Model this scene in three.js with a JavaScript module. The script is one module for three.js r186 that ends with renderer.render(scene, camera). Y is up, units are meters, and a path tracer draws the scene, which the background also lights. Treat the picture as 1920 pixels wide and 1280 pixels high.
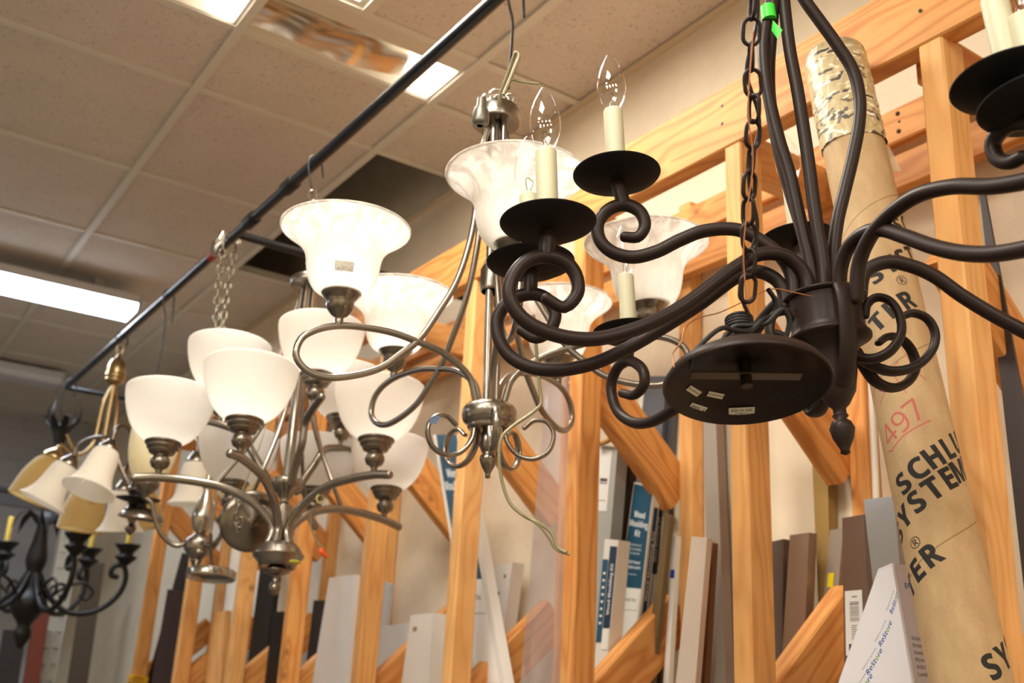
import * as THREE from 'three';
import { RectAreaLightUniformsLib } from 'three/addons/lights/RectAreaLightUniformsLib.js';
import { mergeGeometries } from 'three/addons/utils/BufferGeometryUtils.js';
import { ImprovedNoise } from 'three/addons/math/ImprovedNoise.js';

// ---------------------------------------------------------------- camera
const W = 1920, H = 1280, EYE = 1.6;
const V3 = (x, y, z) => new THREE.Vector3(x, y, z);
// vanishing points of the photograph: along the aisle (-z) and across it (+x)
const vp1 = [-400 - 960, 1200 - 640], vp2 = [4000 - 960, 1430 - 640];
const F = Math.sqrt(-(vp1[0] * vp2[0] + vp1[1] * vp2[1]));
const cX = V3(vp2[0], -vp2[1], -F).normalize();              // world +x seen by the camera
const cZ = V3(-vp1[0], vp1[1], F).normalize();               // world +z seen by the camera
const cY = V3().crossVectors(cZ, cX).normalize();
const RIGHT = V3(cX.x, cY.x, cZ.x), UPC = V3(cX.y, cY.y, cZ.y), BACK = V3(cX.z, cY.z, cZ.z);
const scene = new THREE.Scene();
scene.background = new THREE.Color(0x000000);
const camera = new THREE.PerspectiveCamera(2 * Math.atan(H / 2 / F) * 180 / Math.PI, W / H, 0.05, 60);
camera.position.set(0, EYE, 0);
camera.quaternion.setFromRotationMatrix(new THREE.Matrix4().makeBasis(RIGHT, UPC, BACK));
camera.focus = 1.05; camera.userData.fStop = 7.1;
scene.add(camera);
const renderer = new THREE.WebGLRenderer();
renderer.toneMapping = THREE.LinearToneMapping;
renderer.toneMappingExposure = 1.0;
renderer.shadowMap.enabled = true;
RectAreaLightUniformsLib.init();

// ---------------------------------------------------------------- light levels (the lamps themselves are built with their fittings)
const WARM = new THREE.Color(1.0, 0.915, 0.79), COOL = new THREE.Color(0.80, 0.88, 1.0);
const TROFFER = 30, STRIP = 28;

// ---------------------------------------------------------------- helpers
const ORIGIN = V3(0, EYE, 0);
const ray = (px, py) => V3().addScaledVector(RIGHT, (px - 960) / F).addScaledVector(UPC, (640 - py) / F).addScaledVector(BACK, -1);
const atD = (px, py, d) => ray(px, py).multiplyScalar(d).add(ORIGIN);
const atX = (px, py, x) => { const v = ray(px, py); return v.multiplyScalar(x / v.x).add(ORIGIN); };
const atY = (px, py, y) => { const v = ray(px, py); return v.multiplyScalar((y - EYE) / v.y).add(ORIGIN); };
const atZ = (px, py, z) => { const v = ray(px, py); return v.multiplyScalar(z / v.z).add(ORIGIN); };
const onPlane = (px, py, p, n) => { const v = ray(px, py); return v.clone().multiplyScalar(p.clone().sub(ORIGIN).dot(n) / v.dot(n)).add(ORIGIN); };
let seed = 12345;
const rnd = () => { seed = (seed * 1664525 + 1013904223) >>> 0; return seed / 4294967296; };
const noise = new ImprovedNoise();
const fbm = (x, y, z, o = 4) => { let s = 0, a = 0.5, f = 1; for (let i = 0; i < o; i++) { s += a * noise.noise(x * f, y * f, z * f); f *= 2; a *= 0.5; } return s; };
const used = new Map();
const numbered = (n) => { const k = used.get(n) ?? 0; used.set(n, k + 1); return k ? `${n}_${String(k).padStart(3, '0')}` : n; };
function shadow(o) { o.castShadow = true; o.receiveShadow = true; return o; }
function thing(name, label, category, pos = V3(0, 0, 0), group) {
  const g = new THREE.Group(); g.name = numbered(name); g.position.copy(pos); scene.add(g);
  g.userData = { label, category }; if (group) g.userData.group = group;
  g.userData0 = pos; return g;
}
const worldOf = (o) => { const p = V3(0, 0, 0); for (let q = o; q && q !== scene; q = q.parent) p.add(q.position); return p; };
// a mesh from geometry given in world coordinates, stored relative to its parent
function part(parent, name, geo, mat, label) {
  const p = worldOf(parent); geo.translate(-p.x, -p.y, -p.z);
  const m = shadow(new THREE.Mesh(geo, mat)); m.name = name; parent.add(m);
  if (label) m.userData.label = label;
  return m;
}
function sub(parent, name, pos) { const g = new THREE.Group(); g.name = name; const p = worldOf(parent); g.position.copy(pos).sub(p); parent.add(g); return g; }
function struct(name, geo, mat) { const m = shadow(new THREE.Mesh(geo, mat)); m.name = name; m.userData.kind = 'structure'; scene.add(m); return m; }
function structGroup(name) { const g = new THREE.Group(); g.name = name; g.userData.kind = 'structure'; scene.add(g); return g; }
const merge = (l) => mergeGeometries(l.map((g) => { const h = g.index ? g.toNonIndexed() : g; for (const k of Object.keys(h.attributes)) if (!['position', 'normal', 'uv'].includes(k)) h.deleteAttribute(k); return h; }));

// --- geometry builders (all in world coordinates)
function box(x0, x1, y0, y1, z0, z1) {                       // box with uv in metres
  const w = x1 - x0, h = y1 - y0, d = z1 - z0, g = new THREE.BoxGeometry(w, h, d), uv = g.attributes.uv, s = [[d, h], [d, h], [w, d], [w, d], [w, h], [w, h]];
  for (let i = 0; i < uv.count; i++) { const [a, b] = s[Math.floor(i / 4)]; uv.setXY(i, uv.getX(i) * a, uv.getY(i) * b); }
  g.translate((x0 + x1) / 2, (y0 + y1) / 2, (z0 + z1) / 2); return g;
}
// a bar of chamfered rectangular section from p0 to p1: width w along `side`, thickness t across; uv: v runs along the bar
function bar(p0, p1, w, t, side, ch = 0.003) {
  const L = p1.clone().sub(p0), len = L.length(); L.normalize();
  const S = side.clone().addScaledVector(L, -side.dot(L)).normalize(), N = V3().crossVectors(L, S);
  const a = w / 2, b = t / 2, sec = [[a, b - ch], [a - ch, b], [-a + ch, b], [-a, b - ch], [-a, -b + ch], [-a + ch, -b], [a - ch, -b], [a, -b + ch]];
  const pos = [], uv = [], ou = rnd() * 3, ov = rnd() * 5, P = (i, e) => p0.clone().addScaledVector(L, e * len).addScaledVector(S, sec[i][0]).addScaledVector(N, sec[i][1]);
  let u = 0;
  for (let i = 0; i < 8; i++) {
    const j = (i + 1) % 8, dl = Math.hypot(sec[j][0] - sec[i][0], sec[j][1] - sec[i][1]);
    const A = P(i, 0), B = P(j, 0), C = P(j, 1), D = P(i, 1);
    for (const [q, uu, vv] of [[A, u, 0], [B, u + dl, 0], [C, u + dl, len], [A, u, 0], [C, u + dl, len], [D, u, len]]) { pos.push(q.x, q.y, q.z); uv.push(uu + ou, vv + ov); }
    u += dl;
  }
  for (const e of [0, 1]) for (let i = 1; i < 7; i++) {
    const tri = e ? [0, i, i + 1] : [0, i + 1, i];
    for (const k of tri) { const q = P(k, e); pos.push(q.x, q.y, q.z); uv.push(sec[k][0] + ou, sec[k][1] + ov); }
  }
  const g = new THREE.BufferGeometry();
  g.setAttribute('position', new THREE.Float32BufferAttribute(pos, 3)); g.setAttribute('uv', new THREE.Float32BufferAttribute(uv, 2));
  g.computeVertexNormals(); return g;
}
const curve = (pts, n, closed = false) => new THREE.CatmullRomCurve3(pts, closed, 'centripetal').getSpacedPoints(n);
// sweep of an elliptical section along a curve lying in a plane with normal B: rB across the plane, rN within it; tapered by k(t)
function sweep(pts, B, rB, rN, { n = 72, seg = 12, k = () => 1, closed = false } = {}) {
  let c = curve(pts, n, closed); if (closed) c.pop();
  const m = c.length, pos = [], nor = [], uv = [], idx = []; let rings = 0;
  const ring = (p, T, s, off = 0, nt = 0) => {
    const N = V3().crossVectors(B, T).normalize();
    for (let j = 0; j <= seg; j++) {
      const a = j / seg * Math.PI * 2, ca = Math.cos(a), sa = Math.sin(a);
      const q = p.clone().addScaledVector(T, off).addScaledVector(B, rB * s * ca).addScaledVector(N, rN * s * sa);
      const nn = V3().addScaledVector(B, ca / rB).addScaledVector(N, sa / rN).normalize().multiplyScalar(Math.sqrt(1 - nt * nt)).addScaledVector(T, nt);
      pos.push(q.x, q.y, q.z); nor.push(nn.x, nn.y, nn.z); uv.push(j / seg, rings * 0.05);
    } rings++;
  };
  const tan = (i) => (closed ? c[(i + 1) % m].clone().sub(c[(i - 1 + m) % m]) : c[Math.min(i + 1, m - 1)].clone().sub(c[Math.max(i - 1, 0)])).normalize();
  const rr = Math.min(rB, rN);
  if (!closed) for (const e of [0.02, 0.5, 0.85]) ring(c[0], tan(0), k(0) * e, -rr * k(0) * Math.sqrt(1 - e * e) * 0.8, -Math.sqrt(1 - e * e));
  for (let i = 0; i < m; i++) ring(c[i], tan(i), k(i / (m - 1)));
  if (!closed) for (const e of [0.85, 0.5, 0.02]) ring(c[m - 1], tan(m - 1), k(1) * e, rr * k(1) * Math.sqrt(1 - e * e) * 0.8, Math.sqrt(1 - e * e));
  const R = closed ? rings : rings - 1;
  for (let i = 0; i < R; i++) for (let j = 0; j < seg; j++) {
    const a = i * (seg + 1) + j, b = ((i + 1) % rings) * (seg + 1) + j; idx.push(a, b, a + 1, b, b + 1, a + 1);
  }
  const g = new THREE.BufferGeometry();
  g.setAttribute('position', new THREE.Float32BufferAttribute(pos, 3)); g.setAttribute('normal', new THREE.Float32BufferAttribute(nor, 3)); g.setAttribute('uv', new THREE.Float32BufferAttribute(uv, 2)); g.setIndex(idx);
  return g;
}
function tube(pts, r, n = 48, seg = 8, closed = false) { return new THREE.TubeGeometry(new THREE.CatmullRomCurve3(pts, closed, 'centripetal'), n, r, seg, closed); }
function rod(p0, p1, r, seg = 16) { const g = new THREE.CylinderGeometry(r, r, p0.distanceTo(p1), seg); return place(g, p0.clone().add(p1).multiplyScalar(0.5), p1.clone().sub(p0).normalize()); }
// turns a geometry built about the y axis so that y points along `a`, and moves it to `pos`
function place(g, pos, a = V3(0, 1, 0), spin = 0) {
  const q = new THREE.Quaternion().setFromUnitVectors(V3(0, 1, 0), a.clone().normalize());
  if (spin) g.rotateY(spin);
  g.applyQuaternion(q); g.translate(pos.x, pos.y, pos.z); return g;
}
function lathe(profile, seg = 40, smooth = true) {
  let p = profile.map(([r, y]) => new THREE.Vector2(Math.max(r, 0.00005), y));
  if (smooth) p = new THREE.SplineCurve(p).getPoints(profile.length * 4);
  return new THREE.LatheGeometry(p, seg);
}
const turned = (profile, seg = 40) => lathe(profile, seg, false);    // sharp steps kept
// frame of a hanging lamp: point on its axis and the axis direction
class Frame {
  constructor(o, a) { this.o = o; this.a = a.clone().normalize(); this.u = V3().crossVectors(this.a, V3(0, 0, 1)).normalize(); this.w = V3().crossVectors(this.u, this.a); }
  dir(ang) { const t = ang * Math.PI / 180; return V3().addScaledVector(this.u, Math.cos(t)).addScaledVector(this.w, Math.sin(t)); }
  pt(r, ang, h) { return this.o.clone().addScaledVector(this.a, h).addScaledVector(this.dir(ang), r); }
  normal(ang) { return V3().crossVectors(this.dir(ang), this.a).normalize(); }
  trace(px, ang) { const n = this.normal(ang); return px.map(([x, y]) => { const p = onPlane(x, y, this.o, n).sub(this.o); return [p.dot(this.dir(ang)), p.dot(this.a)]; }); }
  line(prof, ang) { return prof.map(([r, h]) => this.pt(r, ang, h)); }
  angle(p) { const d = p.clone().sub(this.o); return Math.atan2(d.dot(this.w), d.dot(this.u)) * 180 / Math.PI; }
  rh(p) { const d = p.clone().sub(this.o), h = d.dot(this.a); return [d.addScaledVector(this.a, -h).length(), h]; }
}
// a chain link: stadium of wire, long axis `a`, lying in the plane of a and b
function link(c, a, b, len, wid, r) {
  const pts = [], h = len / 2 - wid / 2, n = V3().crossVectors(a, b).normalize();
  for (let i = 0; i < 24; i++) { const t = i / 24 * Math.PI * 2, s = Math.sin(t); pts.push(c.clone().addScaledVector(b, Math.cos(t) * (wid / 2 - r)).addScaledVector(a, s * (wid / 2 - r) + Math.sign(s) * h)); }
  return sweep(pts, n, r, r, { n: 36, seg: 8, closed: true });
}
function chain(parent, pts, mat, { len = 0.024, wid = 0.015, r = 0.0017, name = 'chain' } = {}) {
  const cv = new THREE.CatmullRomCurve3(pts, false, 'centripetal'), L = cv.getLength(), pitch = len - 2.6 * r, n = Math.max(1, Math.round(L / pitch));
  const g = sub(parent, name, pts[0]);
  for (let i = 0; i < n; i++) {
    const p = cv.getPointAt((i + 0.5) / n), a = cv.getTangentAt((i + 0.5) / n), ref = V3(1, 0, 0.35).normalize();
    let b = ref.addScaledVector(a, -ref.dot(a)).normalize(); if (i % 2) b = V3().crossVectors(a, b).normalize();
    const tw = (rnd() - 0.5) * 0.7; b.applyAxisAngle(a, tw);
    part(g, 'chain_link', link(p, a, b, len, wid, r), mat);
  }
  return g;
}
// --- textures
function dataTex(w, h, fn, srgb = true) {
  const d = new Uint8Array(w * h * 4);
  for (let y = 0; y < h; y++) for (let x = 0; x < w; x++) { const c = fn(x / w, y / h, x, y), i = (y * w + x) * 4; d[i] = c[0]; d[i + 1] = c[1]; d[i + 2] = c[2]; d[i + 3] = 255; }
  const t = new THREE.DataTexture(d, w, h); t.magFilter = THREE.LinearFilter; t.minFilter = THREE.LinearMipmapLinearFilter; t.generateMipmaps = true;
  t.wrapS = t.wrapT = THREE.RepeatWrapping; if (srgb) t.colorSpace = THREE.SRGBColorSpace; t.needsUpdate = true; return t;
}
function canvasTex(w, h, draw) {
  const c = document.createElement('canvas'); c.width = w; c.height = h; draw(c.getContext('2d'), w, h);
  const t = new THREE.CanvasTexture(c); t.colorSpace = THREE.SRGBColorSpace; t.wrapS = THREE.RepeatWrapping; return t;
}
const clamp = (x, a = 0, b = 255) => Math.min(b, Math.max(a, x));
const mix = (a, b, t) => a + (b - a) * t;
function woodTexture(light, dark, s0, knots = 2) {
  const K = []; for (let i = 0; i < knots; i++) K.push([rnd(), rnd(), 0.007 + rnd() * 0.006]);
  return dataTex(256, 1024, (u, v) => {
    // a tile of 0.4 m by 1.6 m, seamless by mirroring
    const U = Math.abs(u * 2 - 1), Vv = Math.abs(v * 2 - 1);
    let bend = 0, kd = 0;
    for (const [kx, ky, kr] of K) { const dx = (U - kx) * 0.2, dy = (Vv - ky) * 0.8 * 0.7, d = Math.hypot(dx, dy); bend += Math.exp(-d * d / (kr * kr * 6)) * 0.9 * Math.sign(dx || 1); if (d < kr * 0.9) kd = Math.max(kd, 1 - d / (kr * 0.9)); }
    const q = U * 7 + bend + fbm(U * 2.2, Vv * 1.6, s0, 3) * 5.5;
    let g = Math.pow(0.5 + 0.5 * Math.sin(q * Math.PI * 2), 2.2) * 0.75;
    g += fbm(U * 60, Vv * 7, s0 + 3, 3) * 0.35;
    g = clamp(g * 0.85 + 0.08, 0, 1);
    const pat = 1 + fbm(U * 3, Vv * 6, s0 + 9, 3) * 0.12;
    return [0, 1, 2].map((i) => clamp(mix(mix(light[i], dark[i], g), [128, 74, 36][i], kd * 0.8) * pat));
  });
}
const woodMaps = [woodTexture([226, 169, 102], [206, 143, 78], 1.3), woodTexture([224, 161, 90], [190, 117, 52], 5.7), woodTexture([231, 178, 112], [214, 152, 87], 9.1)];
for (const t of woodMaps) t.repeat.set(1 / 0.4, 1 / 1.6);
const WOODS = woodMaps.map((m) => new THREE.MeshStandardMaterial({ map: m, roughness: 0.62 }));
let wi = 0; const wood = () => WOODS[(wi++ * 7 + 1) % 3];
const std = (c, roughness = 0.6, metalness = 0, extra = {}) => new THREE.MeshStandardMaterial({ color: c, roughness, metalness, ...extra });
const phys = (o) => new THREE.MeshPhysicalMaterial(o);

// ================================================================ the room
const CEIL = 3.09, XW = 1.477, ZB = -7.35, XL = -4.4, ZF = 3.0, TOP = 4.9;
const wallTex = dataTex(256, 256, (u, v) => { const n = fbm(u * 8, v * 8, 2.2, 4) * 16 + fbm(u * 60, v * 60, 7, 2) * 7; return [236 + n, 223 + n, 199 + n].map((x) => clamp(x)); });
wallTex.repeat.set(0.6, 0.6);
const wallMat = new THREE.MeshStandardMaterial({ map: wallTex, roughness: 0.8 });
const greyWall = std(0xb4b6bd, 0.85), floorMat = std(0x6e675d, 0.55), deckMat = std(0x7a746a, 0.9);
struct('wall_right', box(XW, XW + 0.12, 0, TOP, ZB - 0.12, ZF), wallMat);
const backWall = struct('wall_back', box(XL - 0.12, XW, 0, TOP, ZB - 0.12, ZB - 0.006), greyWall);
for (let r = 0; r * 0.2 < CEIL; r++) for (let x = XL - (r % 2) * 0.2; x < XW; x += 0.4) {          // painted concrete blocks with struck joints
  const x0 = Math.max(x, XL) + 0.004, x1 = Math.min(x + 0.4, XW) - 0.004; if (x1 - x0 < 0.02) continue;
  part(backWall, 'block', box(x0, x1, r * 0.2 + 0.004, Math.min(r * 0.2 + 0.196, CEIL), ZB - 0.006, ZB), greyWall);
}
struct('wall_left', box(XL - 0.12, XL, 0, TOP, ZB, ZF), wallMat);
struct('wall_front', box(XL - 0.12, XW + 0.12, 0, TOP, ZF, ZF + 0.12), wallMat);
struct('floor', box(XL - 0.12, XW + 0.12, -0.12, 0, ZB - 0.12, ZF + 0.12), floorMat);
struct('roof_deck', box(XL - 0.12, XW + 0.12, TOP, TOP + 0.1, ZB - 0.12, ZF + 0.12), deckMat);

// suspended ceiling: every tile, tee and edge angle is a piece of it
const ceiling = structGroup('ceiling');
const pits = []; for (let i = 0; i < 900; i++) pits.push([rnd(), rnd(), 0.0012 + rnd() * 0.0032, rnd()]);
const PG = new Map(); for (const p of pits) { const k = `${Math.floor(p[0] * 32)},${Math.floor(p[1] * 32)}`; if (!PG.has(k)) PG.set(k, []); PG.get(k).push(p); }
const near = (u, v) => { let d = 1; const i = Math.floor(u * 32), j = Math.floor(v * 32); for (let a = -1; a < 2; a++) for (let b = -1; b < 2; b++) for (const p of PG.get(`${(i + a + 32) % 32},${(j + b + 32) % 32}`) ?? []) { let dx = Math.abs(u - p[0]), dy = Math.abs(v - p[1]); if (dx > 0.5) dx = 1 - dx; if (dy > 0.5) dy = 1 - dy; d = Math.min(d, Math.hypot(dx, dy * (0.5 + p[3])) / p[2]); } return d; };
const pitMap = []; 
const tileTex = dataTex(512, 512, (u, v) => { const d = near(u, v), s = fbm(u * 40, v * 40, 3, 3) * 10 + fbm(u * 4, v * 4, 8, 2) * 8, k = d < 1 ? 0.55 + 0.4 * d : 1; pitMap.push(clamp(d < 1 ? d * 255 : 255)); return [216, 207, 196].map((x) => clamp((x + s) * k)); });
const tileBump = dataTex(512, 512, (u, v, x, y) => { const b = pitMap[y * 512 + x]; return [b, b, b]; }, false);
for (const t of [tileTex, tileBump]) t.repeat.set(1 / 0.61, 1 / 0.61);
const tileMat = new THREE.MeshStandardMaterial({ map: tileTex, bumpMap: tileBump, bumpScale: 0.0015, roughness: 0.95 });
const teeMat = std(0xdedacd, 0.45), angleMat = std(0xd8cdb6, 0.55);
const XS = [XL, -3.776, -3.229, -2.682, -2.135, -1.588, -1.041, -0.494, 0.053, 0.60, 1.147, XW];
const ZS = [ZF, 2.37, 1.75, 1.13, 0.51, -0.11, -0.73, -1.35, -1.96, -2.215, -2.553, -3.174, -3.80, -4.44, -5.10, -5.75, -6.4, -7.05, ZB];
const LIGHT_CELLS = [];                                        // cells that hold troffers out of the picture
const lampAt = (i, j) => (j === 5 && [3, 5, 7].includes(i)) || (j === 3 && i === 4) || (j === 2 && [6, 8].includes(i));
const tile = (x0, x1, z0, z1, lift = 0) => { const g = box(x0, x1, CEIL + lift, CEIL + lift + 0.016, z1, z0), uv = g.attributes.uv, ou = rnd(), ov = rnd(); for (let i = 0; i < uv.count; i++) uv.setXY(i, uv.getX(i) + ou, uv.getY(i) + ov); part(ceiling, 'ceiling_tile', g, tileMat); };
for (let j = 0; j < ZS.length - 1; j++) {
  let xs = XS;
  if (j === 7) xs = [XL, -3.776, -3.229, -2.682, -2.135, -1.588, -1.041, -0.494, 0.27, 0.82, 1.147, XW];
  for (let i = 0; i < xs.length - 1; i++) {
    const x0 = xs[i], x1 = xs[i + 1], z0 = ZS[j], z1 = ZS[j + 1], last = i === xs.length - 2;
    if (last && (j === 10 || j === 11)) continue;              // two tiles are missing next to the wall
    if (j === 8 && (i === 8 || i === 9)) continue;             // strip troffers
    if (j === 7 && i === 8) continue;                          // flat panel troffer
    if (lampAt(i, j)) { LIGHT_CELLS.push([x0, x1, z0, z1]); continue; }
    const gap = last && j >= 4 && j <= 8 ? 0.017 : 0.002;      // the tile by the wall has slid away from its tee
    tile(x0 + gap, x1 - 0.002, z0 - 0.002, z1 + 0.002, last && j <= 8 ? 0.004 : 0.002);
  }
}
const teeX = (x, z0, z1) => part(ceiling, 'main_tee', merge([box(x - 0.012, x + 0.012, CEIL - 0.006, CEIL + 0.001, z1, z0), box(x - 0.001, x + 0.001, CEIL + 0.001, CEIL + 0.03, z1, z0)]), teeMat);
const teeZ = (z, x0, x1) => part(ceiling, 'cross_tee', merge([box(x0, x1, CEIL - 0.003, CEIL + 0.001, z - 0.012, z + 0.012), box(x0, x1, CEIL + 0.001, CEIL + 0.03, z - 0.001, z + 0.001)]), teeMat);
for (const x of XS.slice(1, -1)) teeX(x, x > 0.05 && x < 0.1 ? ZF : ZF, ZB);
for (const z of ZS.slice(1, -1)) for (let i = 0; i < XS.length - 1; i++) { if (i === XS.length - 2 && Math.abs(z + 3.174) < 0.01) continue; teeZ(z, XS[i] + 0.012, XS[i + 1] - 0.012); }
teeX(0.27, -1.36, -1.95); teeX(0.82, -1.36, -1.95);
part(ceiling, 'wall_angle', box(XW - 0.02, XW, CEIL - 0.006, CEIL + 0.0, ZB, ZF), angleMat);
part(ceiling, 'wall_angle', box(XL, XW, CEIL - 0.004, CEIL, ZB, ZB + 0.02), angleMat);
// what shows through the gap in the ceiling
{ const d = thing('air_duct', 'galvanised duct above the gap left by missing ceiling tiles', 'duct', V3(1.3, 3.95, -3.2));
  part(d, 'duct_body', box(1.16, 1.45, 3.95, 4.25, -4.6, -2.6), std(0x8b8680, 0.5, 0.6)); part(d, 'hanger_strap', box(1.15, 1.46, 3.935, 3.95, -3.5, -3.46), std(0x8b8680, 0.5, 0.6)); part(d, 'hanger_rod', box(1.15, 1.156, 3.935, TOP, -3.49, -3.47), std(0x8b8680, 0.5, 0.6)); }

// ---------------------------------------------------------------- light fittings
const glow = (c, k) => new THREE.MeshStandardMaterial({ color: 0xffffff, emissive: c, emissiveIntensity: k, roughness: 0.5 });
function areaLight(parent, x, y, z, w, d, color, I) {
  const l = new THREE.RectAreaLight(color, I, w, d), p = worldOf(parent); l.position.set(x - p.x, y - p.y, z - p.z); l.rotation.x = -Math.PI / 2; l.name = 'lamp_light'; parent.add(l); return l;
}
const trayMat = std(0xd8d0bf, 0.5), mirror = std(0xd9d5cc, 0.16, 1);
function troffer(x0, x1, z0, z1, label, name = 'ceiling_light', group) {
  const t = thing(name, label, 'ceiling light', V3((x0 + x1) / 2, CEIL, (z0 + z1) / 2), group), e = 0.03;
  part(t, 'housing', merge([box(x0 + 0.004, x1 - 0.004, CEIL + 0.06, CEIL + 0.064, z1 + 0.004, z0 - 0.004), box(x0 + 0.004, x0 + 0.01, CEIL + 0.002, CEIL + 0.06, z1, z0), box(x1 - 0.01, x1 - 0.004, CEIL + 0.002, CEIL + 0.06, z1, z0)]), trayMat);
  part(t, 'frame', merge([box(x0 + 0.006, x0 + e, CEIL + 0.002, CEIL + 0.012, z1 + 0.006, z0 - 0.006), box(x1 - e, x1 - 0.006, CEIL + 0.002, CEIL + 0.012, z1 + 0.006, z0 - 0.006), box(x0 + e, x1 - e, CEIL + 0.002, CEIL + 0.012, z0 - e, z0 - 0.006), box(x0 + e, x1 - e, CEIL + 0.002, CEIL + 0.012, z1 + 0.006, z1 + e)]), trayMat);
  part(t, 'diffuser', box(x0 + e, x1 - e, CEIL + 0.008, CEIL + 0.012, z1 + e, z0 - e), glow(WARM, 6));
  areaLight(t, (x0 + x1) / 2, CEIL + 0.004, (z0 + z1) / 2, x1 - x0 - 2 * e, Math.abs(z0 - z1) - 2 * e, WARM, TROFFER);
  return t;
}
troffer(0.27, 0.82, -1.35, -1.96, 'lit flat panel troffer set into the ceiling beside the mirrored strip fitting');
const trofferLabel = (x, z) => x > -0.4 ? (z < 0 ? 'lit panel troffer closest to the candle chandelier' : 'lit panel troffer in line with the black pipe, toward the front wall') : z < -2.5 ? 'lit panel troffer across the aisle from the bowl chandelier' : z > 1 ? 'lit panel troffer over the aisle, closest to the front wall' : z > 0 ? 'lit panel troffer between the closest and middle rows of the aisle' : x < -2 ? 'lit panel troffer over the far side of the aisle' : 'lit panel troffer over the middle of the aisle';
for (const [x0, x1, z0, z1] of LIGHT_CELLS) troffer(x0, x1, z0, z1, trofferLabel((x0 + x1) / 2, (z0 + z1) / 2));
// strip troffers with a mirrored reflector, the lamp shows at one end
function stripTroffer(x0, x1, z0, z1, label) {
  const t = thing('strip_ceiling_light', label, 'ceiling light', V3((x0 + x1) / 2, CEIL, (z0 + z1) / 2));
  const za = z1 + 0.018, zb = z1 + 0.182, xe = x1 - 0.022, xs = x0 + 0.012;
  part(t, 'rim', merge([box(x0 + 0.012, x1 - 0.012, CEIL, CEIL + 0.004, zb, z0 - 0.012), box(x0 + 0.012, x1 - 0.012, CEIL, CEIL + 0.004, z1 + 0.012, za), box(xe, x1 - 0.012, CEIL, CEIL + 0.004, za, zb)]), trayMat);
  part(t, 'housing', merge([box(xs, xe, CEIL + 0.09, CEIL + 0.094, za, zb), box(xs - 0.004, xs, CEIL + 0.004, CEIL + 0.09, za, zb), box(xe, xe + 0.004, CEIL + 0.004, CEIL + 0.09, za, zb), box(xs, xe, CEIL + 0.004, CEIL + 0.09, zb, zb + 0.004), box(xs, xe, CEIL + 0.004, CEIL + 0.09, za - 0.004, za)]), trayMat);
  // wavy mirror sheet
  const nx = 60, nz = 16, pos = [], idx = [], xm = xe - 0.062;
  for (let i = 0; i <= nx; i++) for (let j = 0; j <= nz; j++) {
    const s = i / nx, q = j / nz, z = mix(za, zb, q), x = mix(xs, xm + 0.018 * Math.sin(q * Math.PI), s);
    const y = CEIL + 0.012 + 0.05 * (1 - Math.pow(2 * q - 1, 2)) * 0.55 + 0.004 * Math.sin(s * 8 + q * 2) + 0.0012 * Math.sin(s * 19 - q * 4) + 0.03 * Math.pow(s, 6);
    pos.push(x, y, z);
  }
  for (let i = 0; i < nx; i++) for (let j = 0; j < nz; j++) { const a = i * (nz + 1) + j, b = a + nz + 1; idx.push(a, b, a + 1, b, b + 1, a + 1); }
  const g = new THREE.BufferGeometry(); g.setAttribute('position', new THREE.Float32BufferAttribute(pos, 3)); g.setAttribute('uv', new THREE.Float32BufferAttribute(pos.flatMap((v, i) => i % 3 === 0 ? [v, pos[i + 2]] : []), 2)); g.setIndex(idx); g.computeVertexNormals();
  part(t, 'mirror_reflector', g, mirror, 'wavy mirrored reflector sheet');
  part(t, 'lamp', place(new THREE.CylinderGeometry(0.026, 0.026, zb - za - 0.01, 20), V3(xe - 0.032, CEIL + 0.032, (za + zb) / 2), V3(0, 0, 1)), glow(WARM, 7), 'glowing lamp end');
  areaLight(t, xe - 0.03, CEIL + 0.003, (za + zb) / 2, 0.06, zb - za - 0.01, WARM, TROFFER * 0.6);
}
stripTroffer(0.60, 1.147, -1.96, -2.215, 'mirrored strip troffer beside the black pipe with a lit right end');
stripTroffer(0.053, 0.60, -1.96, -2.215, 'mirrored strip troffer beyond the ceiling tee from the pipe');
// surface strip lights at the far end
function stripLight(x0, x1, y, z, d, color, I, k, label) {
  const t = thing('fluorescent_strip_light', label, 'strip light', V3((x0 + x1) / 2, y, z));
  part(t, 'housing', box(x0, x1, y + 0.035, y + 0.07, z - d / 2, z + d / 2), std(0xc8c8cc, 0.5));
  for (const x of [x0 - 0.012, x1]) part(t, 'end_cap', box(x, x + 0.012, y, y + 0.07, z - d / 2, z + d / 2), std(0xb9babf, 0.5));
  const s = new THREE.Shape(); s.moveTo(-d / 2, 0.035); s.quadraticCurveTo(-d / 2, 0, -d / 4, 0); s.lineTo(d / 4, 0); s.quadraticCurveTo(d / 2, 0, d / 2, 0.035); s.closePath();
  const g = new THREE.ExtrudeGeometry(s, { depth: x1 - x0, bevelEnabled: false, curveSegments: 8 }); g.rotateY(Math.PI / 2); g.translate(x0, y, z);
  part(t, 'lens', g, k > 2 ? glow(color, k) : std(0xd9dbe2, 0.4));
  for (const x of [x0 + 0.15, x1 - 0.15]) part(t, 'hanger', box(x - 0.02, x + 0.02, y + 0.07, CEIL, z - 0.02, z + 0.02), std(0xb0b0b4, 0.5));
  if (I) areaLight(t, (x0 + x1) / 2, y - 0.004, z, x1 - x0, d, color, I);
  return t;
}
stripLight(-0.35, 0.90, 2.955, -4.29, 0.21, COOL, STRIP, 9, 'lit fluorescent strip light hanging under the ceiling beyond the black pipe');
stripLight(-0.30, 0.94, 3.00, -5.97, 0.16, COOL, 0, 1, 'unlit wraparound strip light near the back wall');
stripLight(-3.4, -2.1, 2.955, -4.29, 0.21, COOL, STRIP, 5, 'lit fluorescent strip light over the far side of the aisle');

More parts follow.
